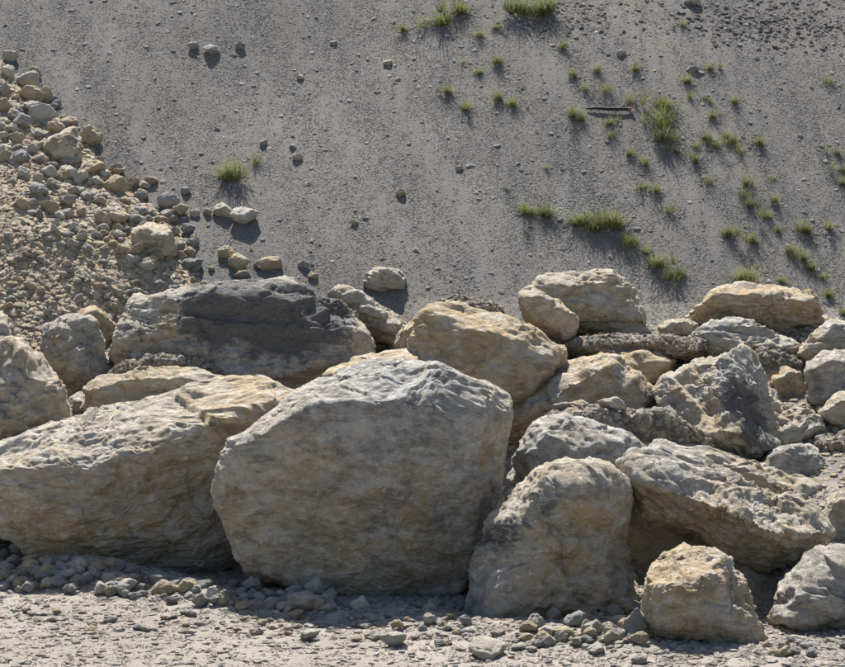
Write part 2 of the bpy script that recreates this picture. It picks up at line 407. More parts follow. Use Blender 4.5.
BOULDERS = {}
def boulder(name, label, Y, depth, outline, inner=None, sub=6, tone=(0.35, 0.35, 0.0), blobs=(), p=16, rough=1.0,
            seed=1, strata=None, back=0.8, bulge=0.35, cat='boulder', mat=None, drop=0.0, extra=(), chips=46, group=None, backdrop=0.0):
    O = [(q[0], q[1], (q[2] if len(q) > 2 else 0.0)) for q in outline]
    cx = sum(q[0] for q in O) / len(O); cy = sum(q[1] for q in O) / len(O)
    P = [at(x, y, Y + dy) for x, y, dy in O]
    for x, y, dy in O:
        b = at(cx + (x - cx) * back, cy + (y - cy) * back, Y + depth); b[2] -= backdrop; P.append(b)
    if inner is None:
        P += [at(cx + (x - cx) * 0.68, cy + (y - cy) * 0.68, Y - bulge) for x, y, dy in O]
    else:
        P += [at(x, y, Y + dy) for x, y, dy in inner]
    P += [np.array(e, float) for e in extra]
    P = np.array(P)
    if drop:                                                     # bury the foot of the rock
        low = P[:, 2] < P[:, 2].min() + 0.25 * (P[:, 2].max() - P[:, 2].min())
        Q = P[low].copy(); Q[:, 2] -= drop; P = np.vstack([P, Q])
    X, Fc, s = rock_shape(P, sub, p * 3.5, rough, seed, strata, chips)
    if sub >= 8: X = 0.6 * X + 0.4 * smooth_np(X, Fc, 1)
    # bring the finished rock back to its measured width and height (plain scaling of the rock)
    Po = np.array([at(x, y, Y + dy) for x, y, dy in O])
    for ax, lo_, hi_ in ((0, Po[:, 0].min(), Po[:, 0].max()), (2, Po[:, 2].min() - drop, Po[:, 2].max())):
        lo_, hi_ = lo_ - 0.012 * (hi_ - lo_), hi_ + 0.012 * (hi_ - lo_)
        a_, b_ = X[:, ax].min(), X[:, ax].max()
        X[:, ax] = lo_ + (X[:, ax] - a_) * (hi_ - lo_) / (b_ - a_)
    base = np.array([X[:, 0].mean(), X[:, 1].mean(), X[:, 2].min()])
    L = X - base
    me = mesh_np(name, L, Fc, mat or M_ROCK)
    if mat is None:
        T = np.tile(np.array(tone, float), (len(X), 1))
        for bx, by, rad, ch, amt in blobs:                       # natural stains, and one overhang's painted shade, placed on the rock in 3-D
            dd = X - CAM; t = dd @ FW
            sx = W / 2 + F * (dd[:, 0]) / t; sy = H / 2 - F * (dd @ UP) / t
            rr = np.hypot(sx - bx, sy - by) / rad
            T[:, ch] += amt * np.exp(-rr ** 2) 
        T += 0.12 * np.stack([perlin(X * 1.9 + 31 * k) for k in range(3)], 1)
        ca = me.color_attributes.new('tone', 'FLOAT_COLOR', 'POINT')
        ca.data.foreach_set('color', np.c_[T, np.ones(len(X))].astype(np.float32).ravel())
    o = link(name, me, base, label, cat, group)
    BOULDERS[label] = (o, X, Fc)
    return o

# ------------------------------------------------------------------ ground and slope sheets
def axis(fine0, fine1, step, far0, far1):
    a = list(np.arange(fine0, fine1 + 1e-6, step))
    lo = []; x = fine0; st = step
    while x > far0: st *= 1.35; x -= st; lo.append(max(x, far0))
    hi = []; x = a[-1]; st = step
    while x < far1: st *= 1.35; x += st; hi.append(min(x, far1))
    return np.array(lo[::-1] + a + hi)
def sheet(name, xs, ys, fn, mat, kind='structure', label=None):
    X, Y = np.meshgrid(xs, ys); Z = fn(X, Y)
    V = np.stack([X.ravel(), Y.ravel(), Z.ravel()], 1)
    nx, ny = len(xs), len(ys)
    i = np.arange(nx * ny).reshape(ny, nx)
    Fc = np.stack([i[:-1, :-1], i[:-1, 1:], i[1:, 1:], i[1:, :-1]], -1).reshape(-1, 4)
    return link(name, mesh_np(name, V, Fc, mat), kind=kind, label=label)
def rough_terr(x, y):
    z = terr(x, y)
    P = np.stack([x.ravel() * 6, y.ravel() * 6, 0 * x.ravel()], 1)
    return z + (0.012 * fbm(P, 2)).reshape(x.shape) * (1 - 0.8 * sstep(4, 6, y))
YSPLIT = 2.4
sheet('ground', axis(-5, 5, 0.04, -400, 400), axis(-4, YSPLIT, 0.04, -500, YSPLIT), rough_terr, M_GROUND)
ysl = axis(YSPLIT, 14.5, 0.06, YSPLIT, 300)
sheet('gravel_slope', axis(-6, 6, 0.06, -400, 400), ysl, rough_terr, M_SLOPE)
xf = np.arange(-7.5, -0.6, 0.05); yf = np.arange(3.2, 14.2, 0.05)
def fan_sheet(x, y):
    z = fan_terr(x, y); P = np.stack([x.ravel() * 5, y.ravel() * 5, 0 * x.ravel() + 4], 1)
    return z + (0.025 * fbm(P, 3)).reshape(x.shape) * 1.0 - 0.01
sheet('rubble_fan', xf, yf, fan_sheet, M_FAN)

# ------------------------------------------------------------------ loose gravel: real stones instanced over a sheet
def gravel_group(name, mat, sub=1, flat=(0.4, 0.85), tilt=0.35):
    g = bpy.data.node_groups.new(name, 'GeometryNodeTree')
    itf = g.interface
    itf.new_socket('Geometry', in_out='INPUT', socket_type='NodeSocketGeometry')
    for nm, dv in (('Density', 100.0), ('Small', 0.01), ('Large', 0.04), ('Power', 3.0)):
        s = itf.new_socket(nm, in_out='INPUT', socket_type='NodeSocketFloat'); s.default_value = dv
    s = itf.new_socket('Seed', in_out='INPUT', socket_type='NodeSocketInt')
    s = itf.new_socket('Keep', in_out='INPUT', socket_type='NodeSocketBool')
    itf.new_socket('Geometry', in_out='OUTPUT', socket_type='NodeSocketGeometry')
    N = g.nodes; Lk = g.links
    gi = N.new('NodeGroupInput'); go = N.new('NodeGroupOutput')
    na = N.new('GeometryNodeInputNamedAttribute'); na.data_type = 'FLOAT'; na.inputs['Name'].default_value = 'dens'
    mul = N.new('ShaderNodeMath'); mul.operation = 'MULTIPLY'
    Lk.new(na.outputs[0], mul.inputs[0]); Lk.new(gi.outputs['Density'], mul.inputs[1])
    ds = N.new('GeometryNodeDistributePointsOnFaces'); ds.distribute_method = 'RANDOM'
    Lk.new(gi.outputs['Geometry'], ds.inputs['Mesh']); Lk.new(mul.outputs[0], ds.inputs['Density']); Lk.new(gi.outputs['Seed'], ds.inputs['Seed'])
    g2i = N.new('GeometryNodeGeometryToInstance')
    for k in range(5):
        ic = N.new('GeometryNodeMeshIcoSphere'); ic.inputs['Radius'].default_value = 1; ic.inputs['Subdivisions'].default_value = sub
        nz = N.new('ShaderNodeTexNoise'); nz.noise_dimensions = '4D'; nz.inputs['W'].default_value = k * 7.7 + 1; nz.inputs['Scale'].default_value = 0.9; nz.inputs['Detail'].default_value = 1
        sb = N.new('ShaderNodeVectorMath'); sb.operation = 'SUBTRACT'; sb.inputs[1].default_value = (0.5, 0.5, 0.5)
        sc = N.new('ShaderNodeVectorMath'); sc.operation = 'SCALE'; sc.inputs['Scale'].default_value = 1.7
        sp = N.new('GeometryNodeSetPosition'); sm = N.new('GeometryNodeSetMaterial'); sm.inputs['Material'].default_value = mat
        ps = N.new('GeometryNodeInputPosition'); Lk.new(ps.outputs[0], nz.inputs['Vector'])
        Lk.new(nz.outputs['Color'], sb.inputs[0]); Lk.new(sb.outputs[0], sc.inputs[0])
        Lk.new(ic.outputs[0], sp.inputs['Geometry']); Lk.new(sc.outputs[0], sp.inputs['Offset'])
        Lk.new(sp.outputs[0], sm.inputs['Geometry'])
        Lk.new(sm.outputs[0], g2i.inputs[0])
    def rv(lo, hi, ty='FLOAT', sd_=0):
        r = N.new('FunctionNodeRandomValue'); r.data_type = ty
        ins = [i for i in r.inputs if i.enabled]
        ins[0].default_value = lo; ins[1].default_value = hi
        r.inputs['Seed'].default_value = sd_
        return [o for o in r.outputs if o.enabled][0]
    pw = N.new('ShaderNodeMath'); pw.operation = 'POWER'; Lk.new(rv(0.0, 1.0, 'FLOAT', 3), pw.inputs[0]); Lk.new(gi.outputs['Power'], pw.inputs[1])
    mr = N.new('ShaderNodeMapRange'); Lk.new(pw.outputs[0], mr.inputs[0]); Lk.new(gi.outputs['Small'], mr.inputs[3]); Lk.new(gi.outputs['Large'], mr.inputs[4])
    vs = N.new('ShaderNodeVectorMath'); vs.operation = 'SCALE'
    Lk.new(rv((0.7, 0.7, flat[0]), (1.3, 1.3, flat[1]), 'FLOAT_VECTOR', 5), vs.inputs[0]); Lk.new(mr.outputs[0], vs.inputs['Scale'])
    ip = N.new('GeometryNodeInstanceOnPoints')
    Lk.new(ds.outputs['Points'], ip.inputs['Points']); Lk.new(g2i.outputs[0], ip.inputs['Instance'])
    ip.inputs['Pick Instance'].default_value = True
    rot = N.new('FunctionNodeRotateRotation'); rot.rotation_space = 'LOCAL'
    Lk.new(ds.outputs['Rotation'], rot.inputs[0]); e2r = N.new('FunctionNodeEulerToRotation')
    Lk.new(rv((-tilt, -tilt, 0), (tilt, tilt, 6.28), 'FLOAT_VECTOR', 8), e2r.inputs[0]); Lk.new(e2r.outputs[0], rot.inputs[1])
    Lk.new(rot.outputs[0], ip.inputs['Rotation']); Lk.new(vs.outputs[0], ip.inputs['Scale'])
    sw = N.new('GeometryNodeSwitch'); sw.input_type = 'GEOMETRY'
    jg = N.new('GeometryNodeJoinGeometry')
    Lk.new(gi.outputs['Keep'], sw.inputs['Switch']); Lk.new(gi.outputs['Geometry'], sw.inputs['True'])
    Lk.new(sw.outputs[0], jg.inputs[0]); Lk.new(ip.outputs[0], jg.inputs[0])
    Lk.new(jg.outputs[0], go.inputs[0])
    return g
def add_gravel(o, grp, density, small, large, power, seed, keep=False):
    md = o.modifiers.new('gravel', 'NODES'); md.node_group = grp
    vals = {'Density': float(density), 'Small': float(small), 'Large': float(large), 'Power': float(power), 'Seed': int(seed), 'Keep': bool(keep)}
    for it in grp.interface.items_tree:
        if it.in_out == 'INPUT' and it.name in vals: md[it.identifier] = vals[it.name]
def dens_attr(me, d):
    a = me.attributes.new('dens', 'FLOAT', 'POINT'); a.data.foreach_set('value', np.ascontiguousarray(d, np.float32))
G_SLOPE = gravel_group('slope_gravel_nodes', M_GRAV_SLOPE, flat=(0.25, 0.6), tilt=0.16)
M_PEB = stone_material('slope_pebble', [(0.22, 0.21, 0.2), (0.34, 0.325, 0.305), (0.28, 0.265, 0.25), (0.42, 0.4, 0.37), (0.36, 0.32, 0.27), (0.52, 0.5, 0.48)], 0.8, 1.25, 3, 0.1)
G_PEB = gravel_group('slope_pebble_nodes', M_PEB, flat=(0.35, 0.75), tilt=0.2)
G_GROUND = gravel_group('ground_gravel_nodes', M_GRAV_GROUND, flat=(0.4, 0.85), tilt=0.2)
G_FAN = gravel_group('fan_gravel_nodes', M_GRAV_FAN, flat=(0.35, 0.75), tilt=0.25)
M_CLOD = stone_material('dark_clods', [(0.16, 0.145, 0.13), (0.21, 0.19, 0.17), (0.14, 0.127, 0.115), (0.27, 0.25, 0.225)], 0.7, 1.2, 3, 0.1)
G_CLOD = gravel_group('clod_nodes', M_CLOD, flat=(0.4, 0.8), tilt=0.3)
G_DARK = gravel_group('dirt_gravel_nodes', M_GRAV_DARK)
def gravel_sheet(name, xs, ys, fn, dfun, grp, density, small, large, power, seed, label, cat='gravel'):
    X, Y = np.meshgrid(xs, ys); Z = fn(X, Y)
    d = dfun(X.ravel(), Y.ravel())
    V = np.stack([X.ravel(), Y.ravel(), Z.ravel()], 1)
    i = np.arange(V.shape[0]).reshape(len(ys), len(xs))
    Fc = np.stack([i[:-1, :-1], i[:-1, 1:], i[1:, 1:], i[1:, :-1]], -1).reshape(-1, 4)
    Fc = Fc[d[Fc].max(1) > 0]
    u, inv = np.unique(Fc, return_inverse=True)
    me = mesh_np(name, V[u], inv.reshape(-1, 4), None); dens_attr(me, d[u])
    o = link(name, me, kind='stuff', label=label, cat=cat)
    add_gravel(o, grp, density, small, large, power, seed)
    return o
gx = np.arange(-7, 7.01, 0.2)
def pnoise(x, y, sx, sy, off=0.0): return perlin(np.stack([x * sx, y * sy, 0 * x + off], 1))
def d_slope(x, y):
    m = 0.75 + 0.9 * pnoise(x + 0.3 * y, y, 0.9, 0.25, 3) + 0.5 * pnoise(x, y, 1.7, 1.5, 8)
    return np.clip(m, 0.8, 1.2)
gravel_sheet('slope_gravel', gx, np.arange(5.2, 14.6, 0.2), terr, d_slope, G_SLOPE, 3800, 0.004, 0.014, 2.6, 1,
             'fine loose grey gravel covering the whole slope behind the boulders')
gravel_sheet('slope_pebbles', gx, np.arange(5.2, 14.6, 0.2), terr, d_slope, G_PEB, 70, 0.009, 0.042, 5.5, 2,
             'scattered larger grey pebbles strewn over the gravel slope')
def d_clod(x, y):
    c = hit(770, 25); c2 = hit(560, 20)
    return np.clip(np.exp(-((x - c[0]) / 1.4) ** 2 - ((y - c[1]) / 0.5) ** 2) + 0.9 * np.exp(-((x - c2[0]) / 0.7) ** 2 - ((y - c2[1]) / 0.5) ** 2) - 0.12, 0, 1)
gravel_sheet('dirt_clods', gx, np.arange(9, 14.6, 0.2), terr, d_clod, G_CLOD, 800, 0.006, 0.045, 4.0, 3,
             'dark earthy clods littering the top right of the slope')
def d_fan(x, y): return sstep(0.0, 0.12, fan_h(x, y)) * 1.0
gravel_sheet('fan_gravel', np.arange(-7, -0.8, 0.1), np.arange(4.0, 13, 0.1), fan_terr, d_fan, G_FAN, 1100, 0.010, 0.052, 2.4, 4,
             'small tan rubble chips filling the fan at the left')
def y_of_edge(x): return 0.15 - 0.6 * x
def d_ground(x, y):
    v = y - y_of_edge(x)
    return 0.35 + 0.65 * np.exp(-((v + 0.8) / 0.6) ** 2) 
gravel_sheet('ground_grit', np.arange(-4.5, 4.51, 0.2), np.arange(-4.2, 2.4, 0.2), terr, d_ground, G_GROUND, 4200, 0.003, 0.010, 2.2, 5,
             'fine pale grit on the dusty ground in front')
def d_verge(x, y):
    v = y - y_of_edge(x)
    return np.clip(np.exp(-((v + 0.75) / 0.45) ** 2) * (0.8 + 0.8 * pnoise(x, y, 1.5, 2.5, 4)) + 0.22 + 0.9 * sstep(-.35, .1, v), 0, 2)
gravel_sheet('verge_gravel', np.arange(-4.5, 4.51, 0.1), np.arange(-4.2, 2.4, 0.1), terr, d_verge, G_GROUND, 1300, 0.006, 0.04, 3.6, 6,
             'coarse pale gravel along the verge at the foot of the boulders')
def d_fill(x, y):
    v = y - y_of_edge(x); return sstep(0.9, 1.6, v) * (1 - sstep(5.8, 6.8, y))
gravel_sheet('pile_gravel', np.arange(-5.5, 5.51, 0.15), np.arange(-1, 7.2, 0.15), terr, d_fill, G_FAN, 260, 0.012, 0.06, 2.2, 7,
             'brown gravel filling the gaps between the boulders')

# ------------------------------------------------------------------ boulders (front row first)
boulder('boulder', 'largest central boulder, grey and tan with a broad rounded face', 0.75, 1.5,
  [(214, 472), (222, 455), (246, 442), (286, 424), (330, 386), (370, 367), (400, 363), (442, 366), (468, 374), (490, 388), (511, 407),
   (509, 450), (494, 503), (480, 547), (466, 585), (440, 606), (362, 600), (300, 586), (249, 570), (230, 550), (216, 518)],
  [(232, 472, -.35), (300, 434, -.48), (345, 400, -.5), (385, 384, -.5), (440, 384, -.48), (492, 408, -.35), (250, 545, -.35), (330, 575, -.40), (430, 596, -.35),
   (455, 560, -.38), (480, 470, -.38), (360, 470, -.62), (300, 500, -.58), (420, 500, -.6)],
  sub=8, seed=13,  tone=(0.30, 0.42, 0.0), drop=0.12, rough=0.7, p=18, chips=40, backdrop=0.1,
  blobs=[(330, 560, 90, 0, .35), (300, 520, 60, 1, -.3), (430, 560, 70, 0, .3), (390, 410, 90, 1, .35), (480, 470, 30, 0, .35)])
boulder('boulder', 'long tilted boulder at far left with a broad bright sunlit top', 1.75, 1.7,
  [(-45, 480), (-30, 470), (22, 457, .45), (140, 407, .75), (173, 396, .85), (212, 382, .9), (250, 376, .8), (285, 386, .5), (306, 400, .3), (300, 440, 0),
   (250, 540, .2), (236, 562, .3), (213, 568, .3), (160, 578, .25), (114, 584, .15), (78, 570, .05), (46, 551, -.1), (20, 537, -.15), (-10, 522, -.2), (-45, 505, -.2)],
  [(-10, 490, -.55), (36, 507, -.62), (71, 505, -.62), (107, 478, -.55), (160, 458, -.45), (205, 440, -.35), (255, 412, -.15), (225, 480, -.22),
   (205, 535, 0), (120, 565, -.05), (70, 545, -.3), (20, 515, -.45), (160, 540, -.15)],
  sub=8, seed=23, strata=((-.25, -.1, 1), 6.0, .014), tone=(0.36, 0.26, 0.03), drop=0.1, p=22, rough=0.8, chips=46,
  blobs=[(60, 530, 60, 0, .45), (150, 500, 60, 0, .25), (250, 400, 50, 0, .4), (90, 470, 70, 1, .25)])
boulder('boulder', 'upright brownish grey boulder right of the largest one', -0.05, 1.2,
  [(465, 590), (467, 568), (479, 545), (493, 514), (507, 488), (529, 468), (557, 459), (585, 461), (608, 468), (628, 482), (633, 512), (631, 550), (637, 588),
   (618, 602), (580, 616), (545, 622), (507, 630), (480, 630), (468, 612)],
  [(520, 494, -.35), (557, 474, -.28), (605, 484, -.28), (618, 520, -.38), (620, 580, -.4), (560, 606, -.55), (490, 618, -.5), (484, 580, -.42), (510, 530, -.45), (560, 540, -.52)],
  sub=7, seed=37, tone=(0.38, 0.32, 0.16), drop=0.08, p=18, rough=1.0,
  blobs=[(500, 540, 30, 2, .35), (490, 590, 30, 1, .4), (575, 530, 45, 0, .35), (540, 500, 26, 2, .25), (570, 590, 40, 0, .2)])
boulder('boulder', 'long slab-like boulder slanting down to the right with a bright top', 0.35, 1.1,
  [(619, 455), (630, 445, .1), (652, 442, .25), (687, 455, .3), (733, 475, .3), (772, 496, .3), (808, 518, .2), (828, 526, .1), (839, 543), (820, 552), (794, 568), (780, 580, .1),
   (758, 577, .2), (737, 569, .2), (708, 554, .2), (687, 544, .15), (662, 531, .1), (648, 518), (637, 490), (625, 472)],
  [(640, 478, -.45), (666, 480, -.55), (701, 498, -.6), (744, 518, -.62), (787, 537, -.6), (817, 540, -.4), (780, 565, -.2), (740, 552, -.15), (690, 530, -.15), (655, 505, -.25)],
  sub=7, seed=41, strata=((.5, -.1, .85), 7.0, .012), tone=(0.32, 0.3, 0.0), p=20, rough=1.15, back=.85,
  blobs=[(700, 525, 50, 0, .45), (770, 555, 40, 0, .3), (700, 470, 50, 1, .3)])
boulder('boulder', 'small rounded ochre boulder standing at the front right', -1.45, 0.8,
  [(639, 600), (645, 578), (655, 560), (673, 552), (712, 550), (728, 562), (745, 584), (759, 612), (771, 640), (766, 656), (730, 658), (687, 652), (660, 644), (646, 628)],
  [(662, 572, -.25), (700, 566, -.28), (725, 584, -.25), (750, 625, -.25), (752, 646, -.3), (690, 640, -.42), (655, 620, -.3), (652, 596, -.25), (700, 600, -.45)],
  sub=7, seed=53, tone=(0.6, 0.22, 0.0), drop=0.06, p=18, rough=0.95,
  blobs=[(660, 575, 16, 0, .7), (690, 600, 30, 0, .3), (690, 635, 30, 1, .3)])
boulder('boulder', 'rounded grey boulder cut off by the right edge at the bottom', -0.75, 1.0,
  [(769, 626), (775, 601), (787, 579), (801, 565), (822, 550), (840, 545), (862, 550), (884, 575), (890, 610), (875, 640), (840, 644), (800, 646), (774, 641)],
  [(790, 600, -.25), (825, 570, -.25), (860, 575, -.25), (865, 620, -.35), (815, 630, -.4), (788, 625, -.3), (825, 600, -.42)],
  sub=6, seed=59, tone=(0.15, 0.6, 0.05), drop=0.06, p=14, rough=0.9, blobs=[(815, 640, 25, 0, .3)])
boulder('boulder', 'dim brown boulder in the shaded hollow under the slanting slab', 1.3, 0.9,
  [(625, 470), (660, 470), (710, 530), (740, 560), (720, 590), (660, 600), (620, 590)], None, sub=5, seed=61, tone=(0.35, 0.2, 0.15), drop=.3)
boulder('boulder', 'dark boulder deep in the gap behind the small ochre one', 0.6, 0.9,
  [(730, 560), (780, 575), (800, 590), (790, 640), (740, 640), (720, 600)], None, sub=5, seed=62, tone=(0.3, 0.3, 0.15), drop=.2)
boulder('boulder', 'grey boulder carrying a litter of gravel above the upright one', 2.0, 1.1,
  [(509, 490), (511, 462), (518, 442), (532, 425), (550, 415), (578, 421), (620, 436), (645, 452), (650, 500), (560, 520), (515, 510)],
  [(525, 455, -.25), (552, 434, -.25), (600, 446, -.3), (630, 465, -.3), (620, 500, -.35), (540, 500, -.35)],
  sub=6, seed=67, tone=(0.15, 0.65, 0.05), p=16, blobs=[(520, 480, 15, 0, .3)])
boulder('boulder', 'ochre triangular boulder with a sunlit ridge behind the gravel litter', 4.0, 1.0,
  [(508, 452), (511, 415), (531, 389, .1), (550, 371, .35), (570, 360, .5), (596, 352, .4), (614, 357), (636, 375), (654, 393), (668, 410), (640, 440), (560, 455)],
  [(517, 440, -.3), (530, 408, -.3), (565, 388, -.38), (600, 374, -.35), (615, 366, -.2), (645, 398, -.3), (640, 425, -.4), (560, 430, -.45)],
  sub=6, seed=71, tone=(0.65, 0.15, 0.0), p=22, blobs=[(560, 372, 35, 1, .4), (525, 420, 25, 0, .3)])
boulder('boulder', 'big pyramid-shaped boulder with tan left face and dark ribbed grey flank', 3.5, 1.2,
  [(652, 390, .1), (674, 374, .35), (700, 363, .45), (722, 357, .4), (744, 345, .2), (753, 352, .1), (757, 368, .1), (768, 384, .1), (782, 402, .1), (795, 420, .1), (800, 445), (775, 470), (740, 480, -.2), (700, 460, -.2), (668, 420, -.2)],
  [(720, 366, -.35), (716, 388, -.55), (726, 413, -.72), (737, 434, -.82), (760, 458, -.85), (690, 395, -.35), (680, 410, -.4), (700, 440, -.65), (752, 385, -.05), (775, 440, -.2)],
  sub=7, seed=74, tone=(0.4, 0.25, 0.0), p=34, rough=0.75, strata=((0.75, -0.1, 0.65), 5.0, 0.03),
  blobs=[(735, 385, 17, 2, .55), (742, 405, 18, 2, .7), (753, 428, 20, 2, .75), (764, 448, 18, 2, .6), (733, 380, 30, 1, .6), (700, 410, 40, 0, .2)])
boulder('boulder', 'large ochre boulder in the middle with a flat shaded face', 4.2, 1.1,
  [(404, 375), (409, 361), (415, 339), (418, 316), (427, 303), (454, 302), (473, 306), (497, 321), (512, 335), (534, 342), (556, 347), (568, 362), (560, 380), (535, 400), (515, 412), (470, 405), (420, 395)],
  [(420, 345, -.3), (430, 315, -.3), (470, 318, -.35), (500, 338, -.35), (545, 362, -.3), (540, 380, -.35), (470, 390, -.45), (425, 375, -.4)],
  sub=6, seed=79, tone=(0.7, 0.1, 0.0), p=20, rough=0.9, blobs=[(450, 345, 40, 0, .4), (530, 375, 28, 1, .3), (410, 350, 14, 1, .5)])
boulder('boulder', 'ochre wedge leaning on the right shoulder of the middle ochre boulder', 5.2, 0.7,
  [(518, 293), (532, 286), (547, 296), (576, 320), (579, 332), (570, 343), (540, 332), (521, 312)], None, sub=5, seed=83, tone=(0.55, 0.2, 0.0), p=20, bulge=.25)
boulder('boulder', 'peaked tan boulder standing against the grey slope, upper middle', 6.2, 1.0,
  [(526, 285), (545, 277), (570, 275), (589, 279), (612, 269), (620, 278), (622, 296), (639, 313), (653, 329), (645, 340), (580, 340), (545, 325), (530, 305)],
  [(540, 290, -.25), (575, 287, -.3), (608, 282, -.25), (612, 305, -.35), (635, 327, -.25), (590, 330, -.4), (550, 315, -.3)],
  sub=6, seed=89, tone=(0.42, 0.32, 0.0), p=20, rough=1.15, blobs=[(590, 310, 30, 0, .3)])
boulder('boulder', 'broad overhanging ochre boulder at the upper right', 6.3, 1.2,
  [(690, 328), (700, 314), (713, 300), (723, 287), (756, 282, .2), (778, 281, .25), (811, 286, .2), (825, 294), (836, 309), (832, 322), (816, 338), (798, 352, .3), (740, 345, .2), (700, 340, .1)],
  [(716, 306, -.35), (728, 293, -.45), (780, 291, -.55), (820, 300, -.4), (826, 315, -.35), (795, 320, -.3), (740, 320, -.25)],
  sub=6, seed=97, tone=(0.75, 0.15, 0.0), p=22, rough=1.2, strata=((0.1, 0.2, 1), 7, 0.03), blobs=[(785, 318, 25, 0, .3), (800, 330, 22, 2, .25), (750, 290, 30, 1, .4)])  # the dark blob paints shade into the underside of the overhang
boulder('boulder', 'small tan block at the left foot of the overhanging boulder', 5.9, 0.5,
  [(658, 327), (668, 320), (691, 319), (700, 325), (698, 339), (662, 338)], None, sub=5, seed=101, tone=(0.45, 0.3, 0), bulge=.2)
boulder('boulder', 'pale grey hump in front of the overhanging boulder', 5.3, 0.9,
  [(694, 342), (704, 330), (718, 319), (738, 318), (757, 324), (775, 337), (803, 353), (790, 362), (710, 360)],
  [(715, 332, -.2), (740, 330, -.25), (770, 345, -.25), (740, 352, -.3)], sub=6, seed=103, tone=(0.25, 0.45, 0), blobs=[(765, 345, 20, 0, .4), (720, 325, 15, 1, .4)])
boulder('boulder', 'ochre boulder on the right edge beside the overhanging one', 5.0, 0.9,
  [(798, 354), (816, 335), (834, 320), (848, 321), (880, 330), (885, 365), (830, 370), (805, 366)],
  [(815, 348, -.25), (838, 332, -.25), (865, 345, -.3), (840, 360, -.3)], sub=6, seed=107, tone=(0.5, 0.25, 0), blobs=[(830, 328, 15, 1, .4)])
boulder('boulder', 'bluish grey boulder with a tan top at the right edge', 4.4, 0.9,
  [(804, 408), (805, 366), (823, 352), (850, 350), (885, 356), (885, 420), (830, 420)],
  [(815, 372, -.25), (835, 362, -.25), (870, 366, -.25), (860, 400, -.3), (815, 400, -.3)], sub=6, seed=109, tone=(0.3, 0.5, 0), p=20, blobs=[(820, 390, 20, 1, .4), (845, 358, 20, 0, .3)])
boulder('boulder', 'rounded brown boulder at the right edge below the bluish grey one', 3.8, 0.7,
  [(818, 410), (833, 396), (850, 391), (880, 395), (885, 435), (845, 436), (828, 430), (820, 420)], None, sub=5, seed=113, tone=(0.4, 0.3, 0.05), bulge=.25)
boulder('boulder', 'low tan rock topped with gravel beside the pyramid boulder', 3.6, 0.6,
  [(760, 432), (772, 422), (797, 409), (812, 412), (824, 420), (828, 433), (812, 444), (768, 450)],
  [(766, 434, -.2), (800, 422, -.15), (820, 428, -.2), (800, 442, -.25)], sub=6, seed=127, tone=(0.35, 0.35, 0), rough=1.2)
boulder('boulder', 'ochre rock face under dark dirt right of the pyramid boulder', 4.7, 0.7,
  [(760, 380), (768, 369), (792, 366), (812, 372), (812, 410), (796, 416), (780, 402)], None, sub=5, seed=131, tone=(0.85, 0.05, 0), bulge=.2)
boulder('boulder', 'ochre wedge peeking out below the dark dirt ridge', 4.9, 0.6,
  [(600, 362), (612, 350), (650, 352), (678, 362), (668, 378), (645, 392), (620, 385)], None, sub=5, seed=137, tone=(0.85, 0.05, 0), bulge=.2)
boulder('boulder', 'grey blocky rock right of the pyramid boulder foot', 2.9, 0.7,
  [(760, 474), (763, 457), (777, 447), (806, 443), (824, 460), (836, 487), (815, 500), (772, 490)],
  [(768, 470, -.2), (780, 455, -.2), (803, 452, -.25), (815, 480, -.3), (785, 488, -.25)], sub=6, seed=139, tone=(0.15, 0.65, 0), p=22, blobs=[(820, 475, 14, 0, .3)])
boulder('boulder', 'narrow tan slab lying just behind the slanting slab', 2.3, 0.6,
  [(672, 452), (688, 446), (714, 448), (745, 460), (766, 470), (796, 480), (831, 493), (830, 512), (812, 522), (770, 510), (700, 480)],
  [(700, 460, -.15), (745, 472, -.2), (795, 492, -.25), (820, 505, -.2), (770, 495, -.2)], sub=6, seed=149, tone=(0.45, 0.3, 0), rough=1.2, blobs=[(790, 498, 25, 0, .3)])
boulder('boulder', 'rounded tan boulder half out of frame, right of the slanting slab', 1.3, 0.7,
  [(822, 520), (829, 501), (847, 489), (875, 490), (885, 530), (865, 556), (838, 548), (826, 535)], None, sub=6, seed=151, tone=(0.42, 0.3, 0), bulge=.25, drop=.3)
boulder('boulder', 'huge dark-crusted grey boulder with ledges, left of centre', 4.6, 1.5,
  [(106, 345), (110, 328), (116, 314), (129, 288), (145, 282), (182, 281), (232, 277), (268, 279), (300, 285), (318, 293), (342, 305), (360, 323), (371, 342), (373, 356), (345, 390), (290, 408), (200, 400), (130, 385)],
  [(120, 330, -.3), (135, 300, -.35), (200, 296, -.35), (280, 298, -.4), (325, 312, -.35), (355, 340, -.3), (330, 365, -.5), (240, 380, -.6), (150, 365, -.45), (250, 335, -.4), (190, 340, -.3)],
  sub=7, seed=158, tone=(0.22, 0.5, 0.02), p=20, rough=0.9, strata=((0.12, -0.1, 1), 6.5, 0.02),
  blobs=[(265, 302, 48, 2, .55), (215, 305, 42, 2, .45), (325, 315, 40, 2, .6), (205, 325, 30, 2, .4), (140, 330, 25, 2, .4), (300, 335, 40, 2, .35), (240, 360, 40, 1, .3), (165, 345, 40, 0, .6), (180, 330, 25, 0, .4), (290, 380, 40, 0, .5), (260, 355, 50, 1, .3), (150, 300, 22, 0, .3), (270, 335, 30, 2, .3)])
boulder('boulder', 'pale wedge-shaped boulder left of the dark-crusted one', 4.7, 0.8,
  [(34, 352), (38, 328), (46, 321), (62, 314), (87, 318), (105, 346), (118, 370), (100, 400), (74, 405), (40, 380)],
  [(45, 345, -.25), (63, 326, -.2), (85, 332, -.25), (105, 365, -.2), (80, 390, -.3), (52, 368, -.3)], sub=6, seed=163, tone=(0.25, 0.5, 0), p=22, rough=1.15, blobs=[(60, 350, 20, 0, .5), (95, 360, 18, 1, .3)])
